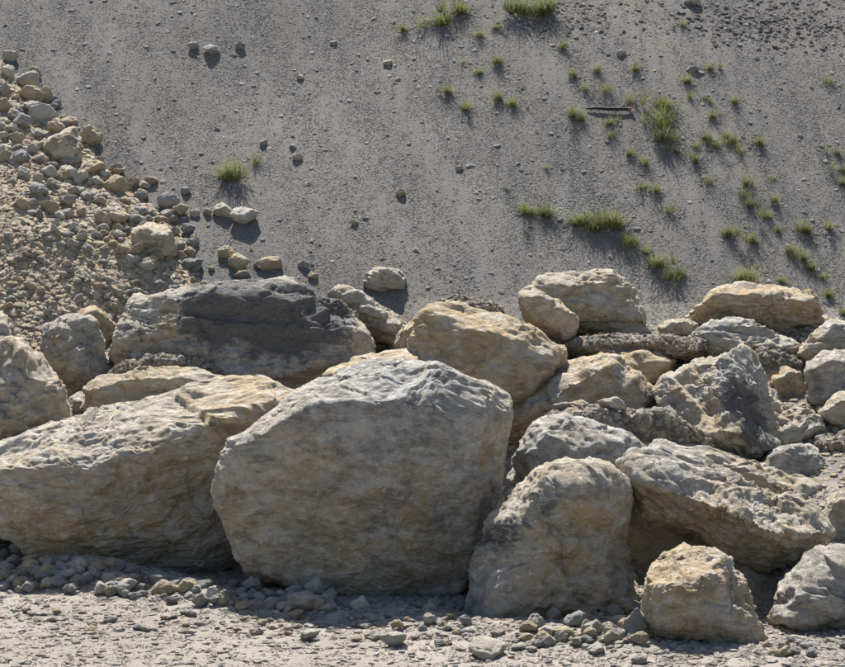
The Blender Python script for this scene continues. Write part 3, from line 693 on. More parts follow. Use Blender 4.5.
boulder('boulder', 'ochre boulder half hidden behind the pale wedge', 5.4, 0.7,
  [(68, 318), (78, 309), (92, 306), (106, 314), (115, 326), (112, 360), (85, 360)], None, sub=5, seed=167, tone=(0.85, 0.05, 0), bulge=.2)
boulder('boulder', 'large brown boulder cut off by the left edge, above the tilted one', 3.1, 1.2,
  [(-50, 360), (-15, 343), (0, 338), (15, 341), (34, 364), (55, 378), (66, 396), (70, 412), (67, 440), (40, 470), (-10, 490), (-50, 480)],
  [(-10, 360, -.25), (12, 360, -.25), (35, 385, -.35), (54, 405, -.3), (52, 440, -.35), (0, 460, -.45), (-20, 400, -.45)],
  sub=6, seed=173, tone=(0.5, 0.2, 0.22), p=20, strata=((0.5, 0, 0.8), 5, 0.03), blobs=[(30, 390, 25, 1, .4), (15, 430, 25, 0, .4)])
boulder('boulder', 'narrow grey rock squeezed beside the left-edge brown boulder', 3.9, 0.5,
  [(62, 410), (70, 398), (80, 393), (88, 402), (90, 440), (66, 446)], None, sub=5, seed=179, tone=(0.1, 0.7, 0.1), bulge=.15)
boulder('boulder', 'flat-topped ochre boulder capped with a gravel heap', 3.7, 1.0,
  [(79, 415), (81, 389), (98, 379), (130, 372), (160, 366), (195, 368), (216, 374), (225, 382), (215, 400), (150, 425), (90, 440)],
  [(90, 395, -.3), (130, 385, -.35), (190, 380, -.3), (190, 395, -.35), (100, 425, -.4)], sub=6, seed=181, tone=(0.5, 0.2, 0.12), p=20)
boulder('boulder', 'small rock at the left edge above the brown boulder', 4.2, 0.5,
  [(-25, 320), (-5, 311), (6, 316), (13, 330), (12, 346), (-25, 350)], None, sub=5, seed=191, tone=(0.35, 0.35, 0), bulge=.2)
boulder('boulder', 'flat yellowish sunlit slab between the dark-crusted and largest boulders', 3.3, 1.3,
  [(322, 385), (330, 370, .2), (352, 359, .7), (366, 355, .9), (410, 347, 1.1), (420, 364, .6), (400, 385), (340, 395)],
  [(340, 378, -.05), (400, 372, 0.0), (370, 390, -.1)], sub=6, seed=193, tone=(0.62, 0.1, 0), rough=.8, back=.5)
boulder('boulder', 'tan boulder lying behind the dark-crusted one at the slope foot', 5.8, 0.8,
  [(328, 293), (341, 285), (371, 300), (403, 323), (411, 330), (402, 346), (378, 338), (352, 320)],
  [(340, 295, -.15), (368, 308, -.25), (400, 332, -.2), (375, 325, -.2)], sub=6, seed=197, tone=(0.42, 0.35, 0), rough=1.15)
boulder('boulder', 'small ochre rock tucked left of the middle ochre boulder', 4.9, 0.5,
  [(394, 345), (400, 330), (416, 316), (428, 318), (420, 352), (404, 358)], None, sub=5, seed=199, tone=(0.5, 0.25, 0), bulge=.2)
boulder('boulder', 'grey chunk wedged between the ochre and pyramid boulders', 4.6, 0.6,
  [(640, 398), (655, 386), (680, 392), (690, 430), (650, 430)], None, sub=5, seed=211, tone=(0.3, 0.45, 0.05), bulge=.2)
boulder('boulder', 'lone pale boulder resting on the grey slope above the pile', 7.2, 0.45,
  [(363, 284), (366, 275), (375, 269), (388, 267), (400, 274), (406, 284), (400, 292), (370, 293)], None, sub=5, seed=223, tone=(0.3, 0.4, 0), bulge=.18, strata=((.2, 0, 1), 16, .02))
boulder('boulder', 'broad flat-topped tan boulder in the rubble fan', 7.4, 0.7,
  [(125, 244), (132, 230), (147, 222), (168, 226), (174, 238), (177, 247), (160, 250), (132, 248)], None, sub=5, seed=227, tone=(0.5, 0.25, 0), bulge=.3, drop=.1)
boulder('boulder', 'large angular tan boulder at the upper edge of the rubble fan', 9.1, 0.5,
  [(40, 152), (46, 140), (62, 128), (74, 126), (81, 140), (80, 157), (60, 162)], None, sub=5, seed=229, tone=(0.45, 0.3, 0), bulge=.25, p=24, drop=.1)

# ------------------------------------------------------------------ heaps of dirt and gravel lying on the boulders
def heap(label, Y, depth, outline, seed, dens=6000, small=0.005, large=0.035, power=4.0, grp=None, mat=None, bulge=.14):
    o = boulder('gravel_heap', label, Y, depth, outline, None, sub=5, seed=seed, mat=mat or M_DIRT, bulge=bulge, cat='gravel', rough=1.6, p=5)
    o['kind'] = 'stuff'
    me = o.data; n = np.zeros(len(me.vertices) * 3, np.float32); me.vertices.foreach_get('normal', n); n = n.reshape(-1, 3)
    dens_attr(me, np.clip(n[:, 2] * 1.2 + 1.0, 0, 1) * (n[:, 1] < 0.8))
    add_gravel(o, grp or G_DARK, dens, small, large, power, seed, True)
    return o
heap('dark dirt ridge with gravel behind the ochre triangular boulder', 5.1, 0.8,
     [(566, 352), (574, 341), (602, 335), (652, 334), (702, 341), (722, 352), (700, 362), (640, 364), (590, 360)], 301)
heap('dark gravelly dirt between the pyramid boulder and the right edge', 4.9, 0.7,
     [(745, 358), (760, 348), (785, 350), (812, 362), (812, 384), (795, 390), (770, 384)], 302)
heap('litter of brown gravel on the grey boulder', 2.7, 0.7,
     [(545, 422), (560, 410), (590, 408), (640, 418), (672, 418), (692, 440), (715, 456), (670, 462), (610, 442)], 303, large=.045)
heap('heap of gravel on the flat-topped ochre boulder', 3.95, 0.7,
     [(104, 382), (126, 366), (155, 352), (188, 355), (214, 368), (224, 380), (190, 386), (140, 388)], 304)
heap('dark dirt on the back of the middle ochre boulder', 4.8, 0.6,
     [(430, 308), (440, 298), (466, 295), (495, 303), (515, 325), (520, 340), (490, 335)], 305)
heap('dirt and stones on the brown boulder at the left edge', 3.4, 0.7,
     [(-30, 350), (-5, 338), (14, 341), (32, 362), (30, 375), (0, 372)], 306)
heap('gravelly debris at the right edge among the small rocks', 3.3, 0.8,
     [(805, 460), (815, 445), (845, 432), (880, 440), (880, 495), (840, 495)], 307, large=.045)
heap('gravel on the low tan rock beside the pyramid boulder', 3.75, 0.4,
     [(776, 430), (785, 420), (800, 411), (816, 416), (820, 424), (800, 432)], 308, large=.03)

# ------------------------------------------------------------------ loose stones
def stone_mesh(seed, flat=0.72, rnd=1.0, p=12, sub=4):
    rs = np.random.RandomState(seed)
    n = rs.randint(9, 15); P = rs.normal(size=(n, 3)); P /= np.linalg.norm(P, axis=1)[:, None]
    P = np.vstack([P, np.array([[1, 0, 0], [-1, 0, 0], [0, 1, 0], [0, -1, 0], [0, 0, 1], [0, 0, -1]])])
    P *= rs.uniform(0.8, 1.15, (len(P), 1)); P *= np.array([1.0, rs.uniform(.65, .95), rs.uniform(flat - .15, flat + .15)])
    X, Fc, s = rock_shape(P, sub, p, 1.0, seed, None, 12, 1.0, 0.0, 11, 0.6, 0.58)
    X = X - 0.5 * (X.max(0) + X.min(0)); X /= 0.5 * (X[:, 0].max() - X[:, 0].min())
    return X, Fc
def stone_variants(name, mat, seeds, **kw):
    out = []
    for s in seeds:
        X, Fc = stone_mesh(s, **kw); X[:, 2] -= X[:, 2].min(); out.append((mesh_np(name, X, Fc, mat), X[:, 2].max()))
    return out
STONE_COL = {'ochre': stone_material('ochre_stone', [(0.47, 0.375, 0.245), (0.52, 0.43, 0.30), (0.44, 0.36, 0.25)], .85, 1.15, 1.6, .12),
             'grey': stone_material('grey_stone', [(0.31, 0.30, 0.285), (0.39, 0.375, 0.35), (0.35, 0.335, 0.31)], .85, 1.15, 1.6, .12),
             'pale tan': stone_material('pale_tan_stone', [(0.47, 0.42, 0.34), (0.56, 0.515, 0.44), (0.50, 0.45, 0.37)], .85, 1.15, 1.6, .12)}
V_RUB = {}; V_COB = {}
for _i, (_c, _m) in enumerate(STONE_COL.items()):
    V_RUB[_c] = stone_variants('rubble_stone', _m, range(500 + 40 * _i, 514 + 40 * _i), p=70)
    V_COB[_c] = stone_variants('cobble', _m, range(520 + 40 * _i, 532 + 40 * _i), p=44)
rr = random.Random(5)
def stone(name, variants, px, py, w, h, fn, label, cat, group, sink=0.22, col=None):
    """a stone about w x h photo pixels large whose middle shows at (px, py), lying on the terrain"""
    g = hit(px, py + 0.32 * h, fn); dist = g[1] - CAM[1]; m = dist / F
    if col is None: col = rr.choices(('ochre', 'grey', 'pale tan'), (.4, .25, .35))[0]
    vs_ = variants[col]; me, hz = vs_[rr.randrange(len(vs_))]
    o = link(name, me, (0, 0, 0), label, cat, group)
    sx = 0.5 * w * m; sz = max(h * m, 0.5 * w * m) / hz * 1.05
    o.scale = (sx, sx * rr.uniform(0.8, 1.15), sz)
    o.rotation_euler = (rr.uniform(-.3, .3), rr.uniform(-.3, .3), rr.choice((0, math.pi)) + rr.uniform(-.5, .5))
    o.location = (g[0], g[1] + 0.35 * sx, float(fn(g[0], g[1] + 0.35 * sx)[0]) - sink * hz * sz)
    return o
GA = [(45,100,90,70),(30,180,90,90),(195,190,80,70),(135,235,160,130),(165,310,140,100),(260,310,80,90),(25,280,80,80),(20,370,90,90),(170,380,120,70),
      (235,420,180,110),(120,460,130,90),(380,465,100,60),(490,545,130,120),(300,500,120,80),(195,525,80,60),(110,560,130,90),(55,500,90,60),(185,610,80,70),(20,630,100,80),(100,610,80,60)]
GB = [(30,40,90,80),(115,50,110,100),(395,65,120,80),(235,55,70,60),(290,90,70,45),(135,130,80,80),(200,160,60,60),(270,130,110,80),(345,140,80,80),(435,160,100,85),(520,105,150,80),
      (630,115,80,80),(645,200,150,110),(740,185,70,60),(530,180,90,60),(200,230,120,80),(290,190,80,60),(400,235,80,60),(485,260,100,60),(375,290,100,70),(120,305,90,80),(260,325,120,80),
      (180,300,70,50),(370,360,80,60),(215,360,50,60),(555,290,80,50),(545,380,80,80),(655,390,110,100),(410,430,70,60),(460,485,70,80),(565,445,100,60),(375,475,60,50),(260,475,70,40),
      (330,470,40,60),(305,440,40,60),(310,405,50,40),(650,480,100,70),(780,250,80,60),(740,390,90,60),(400,530,80,60),(475,550,60,60),(535,480,70,60),(600,500,60,50),(590,420,60,90),
      (780,345,80,60),(575,560,60,50),(680,560,80,60),(450,350,60,70)]
GC = [(150,155,50,50),(235,150,70,40),(180,215,60,50),(305,245,110,80),(375,285,80,60),(320,305,70,50),(435,300,50,40),(395,195,60,40),(185,285,70,45),(225,320,60,40),(285,330,70,50),
      (350,375,50,45),(405,370,70,50),(80,400,80,60),(170,470,80,70),(240,465,80,60),(240,520,60,60),(310,495,90,70),(350,450,70,50),(420,435,70,50),(415,475,60,50),(150,520,80,50),
      (205,550,90,60),(500,295,50,40),(655,580,70,40),(430,545,120,50)]
def fan_stone(px, py, w, h):
    col = rr.choices(('ochre', 'grey', 'pale tan'), (.42, .2, .38))[0]
    if py < 105: reg = 'in the upper tip of the rubble fan'
    elif py < 160: reg = 'beside the large angular boulder in the rubble fan'
    elif py > 195 + 0.55 * px and px < 130: reg = 'in the fine lower left part of the rubble fan'
    elif px > 105 and py > 208: reg = 'around the broad flat-topped boulder in the rubble fan'
    elif px > 120: reg = 'on the right border of the rubble fan'
    elif px > 60: reg = 'in the middle of the rubble fan'
    else: reg = 'in the middle of the rubble fan near the left edge'
    size = 'large' if w >= 19 else 'medium-sized' if w >= 12 else 'small'
    stone('rubble_stone', V_RUB, px, py, w, h, top_terr, f'{size} {col} stone {reg}', 'stone', 'stones of the rubble fan', col=col)
def inside_fan(px, py):
    xs = [p[0] for p in FAN_PX]; ys = [p[1] for p in FAN_PX]
    return px < np.interp(py, ys, xs) - 3
count = 0
for L_, x0, y0, k in ((GA, 0, 40, 5.56), (GB, 0, 150, 5.56), (GC, 100, 150, 4.63)):
    for zx, zy, w, h in L_:
        fan_stone(x0 + zx / k, y0 + zy / k, w / k, h / k); count += 1
tries = 0
while count < 296 and tries < 4000:
    tries += 1
    px = rr.uniform(0, 240); py = rr.uniform(60, 320)
    if not inside_fan(px, py): continue
    low = py > 195 + 0.55 * px and px < 130
    w = rr.uniform(6, 11) if low else rr.uniform(6, 13) * (1.5 if rr.random() < .15 else 1)
    fan_stone(px, py, w, w * rr.uniform(.6, .85)); count += 1
# single stones on the slope that can be told apart
for px, py, w, h, lab in (
    (223, 213, 24, 17, 'left stone of the tan pair on the slope below the bright grass clump'),
    (247, 219, 30, 19, 'right and larger stone of the tan pair on the slope below the bright grass clump'),
    (226, 255, 20, 15, 'upper left of three ochre stones above the dark-crusted boulder'),
    (238, 265, 24, 17, 'middle of three ochre stones above the dark-crusted boulder'),
    (266, 268, 31, 17, 'right of three ochre stones above the dark-crusted boulder'),
    (193, 47, 12, 8, 'left grey stone of three near the top of the slope'),
    (210, 52, 18, 10, 'widest grey stone of three near the top of the slope'),
    (241, 47, 11, 9, 'right grey stone of three near the top of the slope'),
    (693, 3, 17, 9, 'pale stone at the very top of the slope, right of centre'),
    (694, 71, 13, 7, 'flat grey stone high on the slope right of the dark pole'),
    (622, 54, 11, 9, 'grey stone among dirt below the top grass, right of centre'),
    (264, 144, 9, 7, 'grey stone right of the bright grass clump'),
    (293, 147, 9, 6, 'upper stone of a tiny stack on the mid slope'),
    (297, 158, 11, 8, 'lower stone of a tiny stack on the mid slope'),
    (401, 194, 10, 9, 'lone brown stone on the bare middle slope'),
    (354, 223, 9, 7, 'small reddish stone on the bare lower slope'),
    (460, 169, 9, 6, 'small pale stone on the bare slope right of centre'),
    (304, 266, 13, 9, 'grey stone on the slope above the dark-crusted boulder'),
    (313, 277, 11, 8, 'small ochre stone just above the dark-crusted boulder'),
    (388, 64, 11, 7, 'pale stone high on the middle slope'),
    (300, 78, 8, 6, 'small pale stone high on the slope left of centre'),
    (333, 44, 8, 6, 'tiny white stone near the top of the slope')):
    stone('slope_stone', V_RUB, px, py, w, h, top_terr, lab, 'stone', None,
          col='grey' if 'grey' in lab else 'ochre' if ('ochre' in lab or 'brown' in lab or 'reddish' in lab) else 'pale tan')
# stones lying on top of the grey boulder's gravel litter: placed on the rock surfaces
from mathutils.bvhtree import BVHTree
_hv = []; _hf = []; _n = 0
for _lab, (_o, _X, _F) in BOULDERS.items():
    if _o.name.startswith('gravel_heap'):
        _hv += [tuple(v) for v in _X]; _hf += [tuple(int(i) + _n for i in f) for f in _F]; _n = len(_hv)
HEAP_TREE = BVHTree.FromPolygons(_hv, _hf)
def heap_hit(px, py):
    loc, nor, idx, dist = HEAP_TREE.ray_cast(Vector(CAM), Vector(ray(px, py)).normalized(), 200)
    return loc, nor
for px, py, w, h, lab in (
    (562, 408, 20, 10, 'tan stone at the left end of the gravel litter'),
    (580, 405, 22, 9, 'low brown stone in the middle of the gravel litter'),
    (612, 405, 30, 16, 'large flat stone standing on the gravel litter'),
    (643, 417, 15, 14, 'left stone of the cluster on the gravel litter'),
    (657, 414, 18, 13, 'topmost stone of the cluster on the gravel litter'),
    (672, 424, 24, 20, 'right grey stone of the cluster on the gravel litter'),
    (655, 426, 20, 12, 'lowest stone of the cluster on the gravel litter')):
    q, _nn = heap_hit(px, py + h * 0.4)
    if q is None: q, _nn = heap_hit(px, py + h * 0.4 + 8)
    if q is None: continue
    m = (q.y - CAM[1]) / F; vs_ = V_RUB['grey' if 'grey' in lab else 'ochre' if 'brown' in lab else 'pale tan']; me, hz = vs_[rr.randrange(len(vs_))]
    o = link('stone', me, (q.x, q.y + 0.3 * w * m, q.z - 0.05 * h * m), lab, 'stone')
    o.scale = (0.5 * w * m, 0.45 * w * m, h * m / hz); o.rotation_euler = (rr.uniform(-.15, .15), rr.uniform(-.15, .15), rr.uniform(-.5, .5))

DEB = (('on the dark dirt ridge behind the triangular boulder', (572, 338, 715, 362), 22), ('on the dark dirt right of the pyramid boulder', (752, 350, 810, 385), 14),
       ('in the gravel litter on the grey boulder', (550, 412, 700, 455), 26), ('on the gravel heap of the flat-topped ochre boulder', (112, 358, 216, 382), 22),
       ('on the dirt behind the middle ochre boulder', (436, 297, 516, 330), 12), ('on top of the brown left-edge boulder', (0, 340, 30, 370), 12),
       ('in the debris at the right edge among small rocks', (806, 440, 845, 495), 18), ('on the low gravel-topped tan rock', (766, 413, 824, 432), 12),
       ('in the cleft left of the dark-crusted boulder', (84, 385, 118, 410), 6))
for where, (x0, y0, x1, y1), n in DEB:
    for k in range(n):
        px, py = rr.uniform(x0, x1), rr.uniform(y0, y1)
        q, nor = heap_hit(px, py)
        if q is None or nor.z < 0.1: continue
        w = rr.uniform(4, 10); m = (q.y - CAM[1]) / F; col = rr.choice(('grey', 'pale tan', 'ochre'))
        vs_ = V_RUB[col]; me, hz = vs_[rr.randrange(len(vs_))]
        o = link('debris_stone', me, (q.x, q.y + 0.2 * w * m, q.z - 0.25 * w * m), f'small {col} stone {where}', 'stone', 'stones ' + where)
        o.scale = (0.5 * w * m, 0.5 * w * m, 0.5 * w * m); o.rotation_euler = (rr.uniform(-.4, .4), rr.uniform(-.4, .4), rr.uniform(0, 6.28))

def cobbles(n, zone, size, label, group, mixc=(.4, .35, .25)):
    k = 0; t = 0
    while k < n and t < n * 30:
        t += 1
        px = rr.uniform(zone[0], zone[1])
        e = zone[2](px); py = rr.uniform(*e)
        w = rr.uniform(*size) * (1.25 if rr.random() < .15 else 1)
        col = rr.choices(('grey', 'pale tan', 'ochre'), mixc)[0]; szw = 'large' if w > 17 else 'small' if w < 12 else 'medium-sized'
        stone('cobble', V_COB, px, py, w, w * rr.uniform(.55, .85) * (.65 if 'sunlit' in group else 1), terr, f'{szw} {col} stone {label}', 'stone', group, sink=rr.uniform(.0, .3), col=col)
        k += 1
cobbles(80, (-5, 135, lambda x: (558 + 0.06 * x, 588 + .08 * x)), (10, 20), 'banked in the shade under the tilted left boulder', 'stones under the left boulder')
cobbles(70, (130, 330, lambda x: (576 + 0.07 * (x - 130), 600 + .06 * (x - 130))), (9, 20), 'in the shadow strip between the two biggest front boulders', 'stones in the shadow strip')
cobbles(24, (330, 470, lambda x: (602, 630)), (8, 16), 'in the shade below the largest central boulder', 'stones below the largest boulder')
cobbles(58, (525, 645, lambda x: (max(596, 700 - 0.16 * x), 645)), (10, 20), 'heaped in the nook between upright and small ochre boulders', 'stones in the nook')
cobbles(16, (765, 850, lambda x: (640, 655)), (8, 15), 'at the foot of the right-hand grey boulder', 'stones at the right foot')
cobbles(95, (0, 640, lambda x: (603 + .055 * x, 626 + .045 * x)), (6, 14), 'along the verge in front of the shadow', 'stones on the sunlit verge', (.15, .6, .25))
for px, py, w, h, lab in (
    (303, 606, 38, 13, 'long flat pale stone half in shade before the largest boulder'),
    (313, 590, 22, 22, 'upright pointed stone leaning under the largest boulder'),
    (360, 606, 20, 16, 'round stone beside the base of the largest boulder'),
    (297, 616, 16, 10, 'ochre stone at the shadow edge before the largest boulder'),
    (394, 643, 32, 13, 'flat pale stone on the sunlit ground below the largest boulder'),
    (486, 652, 40, 14, 'bright angular stone on the sunlit ground below the upright boulder'),
    (373, 637, 18, 12, 'pale stone at the shadow edge below the largest boulder'),
    (310, 637, 22, 10, 'pale flat stone on the ground left of centre'),
    (329, 596, 17, 13, 'grey stone under the largest boulder, right of the pointed one'),
    (634, 628, 24, 34, 'upright shaded stone leaning beside the small ochre boulder'),
    (597, 650, 18, 11, 'pale stone on the ground below the nook'),
    (641, 660, 18, 10, 'tan stone at the bottom before the small ochre boulder'),
    (560, 640, 16, 10, 'white-topped stone at the shadow edge below the nook'),
    (784, 648, 12, 14, 'small upright stone between the two right-hand front boulders'),
    (18, 549, 22, 14, 'sunlit tan stone at the left edge under the tilted boulder')):
    stone('ground_stone', V_COB, px, py, w, h, terr, lab, 'stone', None, sink=.1,
          col='ochre' if lab.startswith('ochre') else 'grey' if ('grey' in lab[:12] or 'shaded' in lab) else 'pale tan')

# ------------------------------------------------------------------ grass tufts
def grass_material():
    s = NT('grass_blade')
    rnd = s.n('ObjectInfo').outputs['Random']; co = s.n('TexCoord').outputs['Object']
    c = s.mix(s.noise(co, 9, 3), (0.095, 0.122, 0.038), (0.20, 0.22, 0.085))
    c = s.mix(s.math('MULTIPLY', rnd, 0.4), c, (0.24, 0.22, 0.10))
    c = s.mix(s.math('MULTIPLY', s.ramp(s.noise(co, 26, 2), 0.57, 0.66), 0.5), c, (0.31, 0.265, 0.14))
    s.L(c, s.b.inputs['Base Color']); s.b.inputs['Roughness'].default_value = 0.6
    tr = s.n('BsdfTranslucent'); s.L(c, tr.inputs[0]); mx = s.n('MixShader'); mx.inputs[0].default_value = 0.45
    s.L(s.b.outputs[0], mx.inputs[1]); s.L(tr.outputs[0], mx.inputs[2]); s.L(mx.outputs[0], s.out.inputs[0])
    return s.m
M_GRASS = grass_material()
def tuft_mesh(seed, n, spread, lean, width):
    rs = np.random.RandomState(seed); V = []; Fc = []
    nc = max(3, n // 40); cen = rs.normal(0, spread * .45, (nc, 2)); ch = rs.uniform(.55, 1.0, nc)   # several small bunches
    for k in range(n):
        q = rs.randint(nc); o = cen[q] + rs.normal(0, .10, 2); a = rs.uniform(0, 6.283)
        b = np.array([o[0], o[1], -0.05])
        hgt = ch[q] * rs.uniform(.25, 1.0) ** .7; ln = lean * rs.uniform(.15, 1.5) * hgt
        dirv = np.array([math.cos(a), math.sin(a), 0]); sidev = np.array([-dirv[1], dirv[0], 0]) * width * rs.uniform(.5, 1.3)
        sidev = sidev * math.cos(.5) + np.array([0, 0, 0])
        i0 = len(V); dr = .5 * rs.uniform(0, 1) * ln
        for t, ww in ((0, .8), (.35, 1), (.7, .7)):
            V += [b + dirv * ln * t ** 1.6 + np.array([0, 0, hgt * t - dr * t ** 3]) - sidev * ww, b + dirv * ln * t ** 1.6 + np.array([0, 0, hgt * t - dr * t ** 3]) + sidev * ww]
        V.append(b + dirv * ln * 1.1 + np.array([0, 0, hgt - dr]))
        for q2 in (0, 2): Fc += [(i0 + q2, i0 + q2 + 1, i0 + q2 + 3), (i0 + q2, i0 + q2 + 3, i0 + q2 + 2)]
        Fc.append((i0 + 4, i0 + 5, i0 + 6))
    return mesh_np('grass_tuft', np.array(V), np.array(Fc), M_GRASS)
TUFTS = {'thin': [tuft_mesh(700 + k, 80, .5, 1.2, .014) for k in range(4)],
         'mid': [tuft_mesh(720 + k, 200, .55, 1.1, .013) for k in range(4)],
         'dense': [tuft_mesh(740 + k, 420, .6, 1.1, .013) for k in range(4)]}
def tuft(px, py, size, kind, label, group):
    g = hit(px, py + size * .4, top_terr); m = (g[1] - CAM[1]) / F
    me = TUFTS[kind][rr.randrange(4)]
    o = link('grass_tuft', me, (g[0], g[1], g[2]), label, 'grass tuft', group)
    s = size * m * (1.12 if kind == 'dense' else 1.0); o.scale = (s * rr.uniform(.8, 1.0), s * .9, s * rr.uniform(.95, 1.3)); o.rotation_euler = (R(14), 0, rr.uniform(0, 6.28))
SC = 2.78
big = [(280, 0, 440, 45, 24, 'dense', 'bushy grass clump at the top edge, left of the biggest one'),
       (280, 0, 490, 15, 20, 'dense', 'grass clump touching the top edge left of the biggest one'),
       (280, 0, 675, 12, 24, 'dense', 'left half of the biggest grass clump at the top edge with a long shadow'),
       (280, 0, 735, 8, 24, 'dense', 'right half of the biggest grass clump at the top edge with a long shadow'),
       (280, 0, 690, 578, 18, 'dense', 'left part of the low grass clump on the lower slope above the middle ochre boulder'),
       (280, 0, 740, 582, 16, 'dense', 'right part of the low grass clump on the lower slope above the middle ochre boulder'),
       (545, 0, 95, 605, 20, 'dense', 'left end of the dense diagonal grass row above the pile'),
       (545, 0, 140, 618, 18, 'dense', 'second clump of the dense diagonal grass row above the pile'),
       (545, 0, 187, 606, 24, 'dense', 'tallest clump of the dense diagonal grass row above the pile'),
       (545, 220, 245, 48, 16, 'dense', 'fourth clump down the dense diagonal grass row above the pile'),
       (545, 220, 275, 78, 14, 'mid', 'fifth clump down the dense diagonal grass row above the pile'),
       (545, 220, 325, 112, 17, 'dense', 'sixth clump down the dense diagonal grass row above the pile'),
       (545, 220, 372, 142, 17, 'dense', 'lowest clump of the dense diagonal grass row above the pile'),
       (545, 220, 550, 150, 22, 'dense', 'wide grass clump just above the overhanging boulder'),
       (545, 0, 318, 278, 20, 'dense', 'upper clump of the dense grass right of the dark pole'),
       (545, 0, 325, 322, 24, 'dense', 'middle clump of the dense grass right of the dark pole'),
       (545, 0, 328, 370, 18, 'dense', 'lower clump of the dense grass right of the dark pole'),
       (0, 0, 640, 475, 24, 'dense', 'bright green grass clump alone on the left slope'),
       (0, 0, 705, 432, 18, 'thin', 'dry brownish weed beside the bright green clump'),
       (280, 0, 340, 70, 14, 'mid', 'single small grass tuft near the top, left of the clumps'),
       (545, 0, 72, 302, 20, 'mid', 'grass clump at the left end of the dark pole'),
       (545, 0, 105, 318, 16, 'mid', 'small grass clump under the left end of the dark pole')]
for bx, by, zx, zy, s, kd, lab in big: tuft(bx + zx / SC, by + zy / SC, s, kd, lab, 'grass tufts on the slope')
sm1 = [(280,0,565,90),(280,0,515,165),(280,0,555,195),(280,0,465,240),(280,0,512,290),(280,0,610,262),(280,0,650,275),(280,0,600,70),(280,0,595,155)]
sm2 = [(545,0,80,200),(545,0,155,185),(545,0,175,240),(545,0,110,235),(545,0,255,180),(545,0,465,180),(545,0,395,215),(545,0,240,265),(545,0,185,330),(545,0,185,365),(545,0,60,120),(545,0,390,55),
       (545,0,460,275),(545,0,470,312),(545,0,450,370),(545,0,500,372),(545,0,420,400),(545,0,360,412),(545,0,415,432),(545,0,600,385),(545,0,555,410),(545,0,235,420),(545,0,280,442),(545,0,440,262),
       (545,0,265,507),(545,0,310,517),(545,0,445,495),(545,0,560,498),(545,0,545,532),(545,0,635,490),(545,0,630,545),(545,0,575,558),(545,0,612,590),(545,0,525,380),(545,0,480,395),
       (545,0,720,628),(545,0,785,622),(545,0,805,415),(545,0,825,462),(545,0,825,497),(545,0,350,575),(545,0,510,640),(545,0,578,655),(545,0,775,215),(545,0,400,262),(545,0,530,270),
       (545,220,655,160),(545,220,575,50),(545,220,710,12),(545,220,715,92),(545,220,772,152),(545,220,742,20),(545,220,650,20),(545,220,510,30),(545,220,785,195),(545,220,825,245),(545,220,680,75),(545,220,745,120)]
sm3 = [(280,0,740,460),(280,0,625,517)]
def tuft_label(px, py):
    if px < 560: return 'small grass tuft in the loose cluster left of the biggest top clump'
    if px > 826: return 'small grass tuft at the right edge of the picture, on the slope'
    if py < 60: return 'small grass tuft among the dark clods at the top right'
    if py > 215: return 'small grass tuft low on the slope above the boulders at the right'
    if px < 632 and py < 105: return 'small grass tuft just above the dark pole'
    if px < 632: return 'small grass tuft just below the dark pole'
    if px < 662: return 'small grass tuft down slope left of the dense clump by the pole'
    if px < 735 and py < 105: return 'small grass tuft up slope right of the dense clump by the pole'
    if px < 740 and py < 165: return 'grass tuft in the patchy row right of the dense clump by the pole'
    if py < 165: return 'lone small grass tuft right of the patchy grass row'
    return 'small grass tuft in the sparse lower patch at the right'
for L_ in (sm1, sm2):
    for bx, by, zx, zy in L_:
        px, py = bx + zx / SC, by + zy / SC; lab = tuft_label(px, py)
        tuft(px, py, rr.uniform(11, 18), rr.choice(('thin', 'mid', 'mid')), lab, 'grass tufts on the slope')
for (bx, by, zx, zy), lab in zip(sm3, ('tiny sparse grass tuft above the low clump on the middle slope', 'tiny sparse grass tuft on the bare middle slope, further left')):
    tuft(bx + zx / SC, by + zy / SC, 9, 'thin', lab, 'grass tufts on the slope')

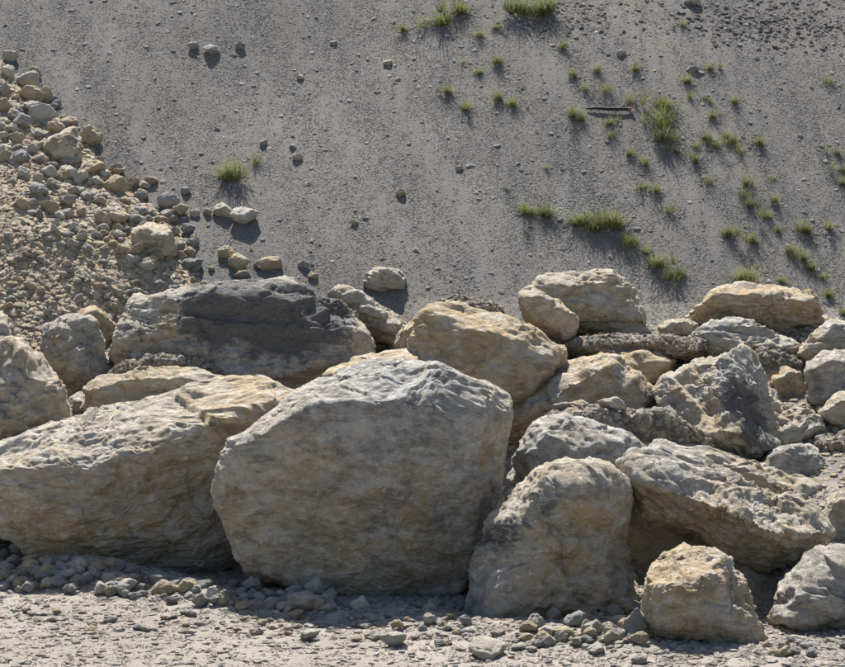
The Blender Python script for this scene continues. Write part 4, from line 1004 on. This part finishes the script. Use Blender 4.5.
# ------------------------------------------------------------------ the dark pole with an orange end
def plain(name, col, rough=.7):
    s = NT(name); co = s.n('TexCoord').outputs['Object']
    s.L(s.mix(s.noise(co, 25, 4), col, tuple(v * .55 for v in col)), s.b.inputs['Base Color']); s.b.inputs['Roughness'].default_value = rough
    return s.m
def tube(name, pts, rads, mat, n=10):
    V = []; Fc = []
    pts = [np.array(p, float) for p in pts]
    for i, p in enumerate(pts):
        d = pts[min(i + 1, len(pts) - 1)] - pts[max(i - 1, 0)]; d /= np.linalg.norm(d)
        u = np.cross(d, [0, 0.2, 1]); u /= np.linalg.norm(u); v = np.cross(d, u)
        for k in range(n): a = 6.2832 * k / n; V.append(p + rads[i] * (u * math.cos(a) + v * math.sin(a)))
    for i in range(len(pts) - 1):
        for k in range(n): Fc.append((i * n + k, i * n + (k + 1) % n, (i + 1) * n + (k + 1) % n, (i + 1) * n + k))
    V += [pts[0], pts[-1]]; a, b = len(V) - 2, len(V) - 1; e = (len(pts) - 1) * n
    me = bpy.data.meshes.new(name)
    Fl = Fc + [(a, (k + 1) % n, k) for k in range(n)] + [(b, e + k, e + (k + 1) % n) for k in range(n)]
    me.from_pydata([tuple(v) for v in V], [], Fl); me.materials.append(mat)
    return me
A = hit(586, 111); B = hit(633, 113); A[2] += .03; B[2] += .05
pole = bpy.data.objects.new('pole', None); C.objects.link(pole); pole.location = A
pole['label'] = 'dark charred pole with an orange end lying on the grassy slope'; pole['category'] = 'pole'
d = B - A
link('shaft', tube('shaft', [(0, 0, 0), d * .2 + [0, 0, .008], d * .45, d * .75, d * .9], [.011, .018, .022, .022, .02], plain('charred_wood', (0.03, 0.028, 0.028))), parent=pole)
tip = link('orange_end', tube('orange_end', [d * .9, d * .91, d * .98, d], [.021, .024, .022, .016], plain('orange_plastic', (0.48, 0.13, 0.04), .6)), parent=pole)
link('bracket', tube('bracket', [d * .97 + [0, -.03, -.03], d * 1.0 + [0, -.045, -.012]], [.016, .02], plain('pale_plastic', (0.6, 0.55, 0.48))), parent=pole)
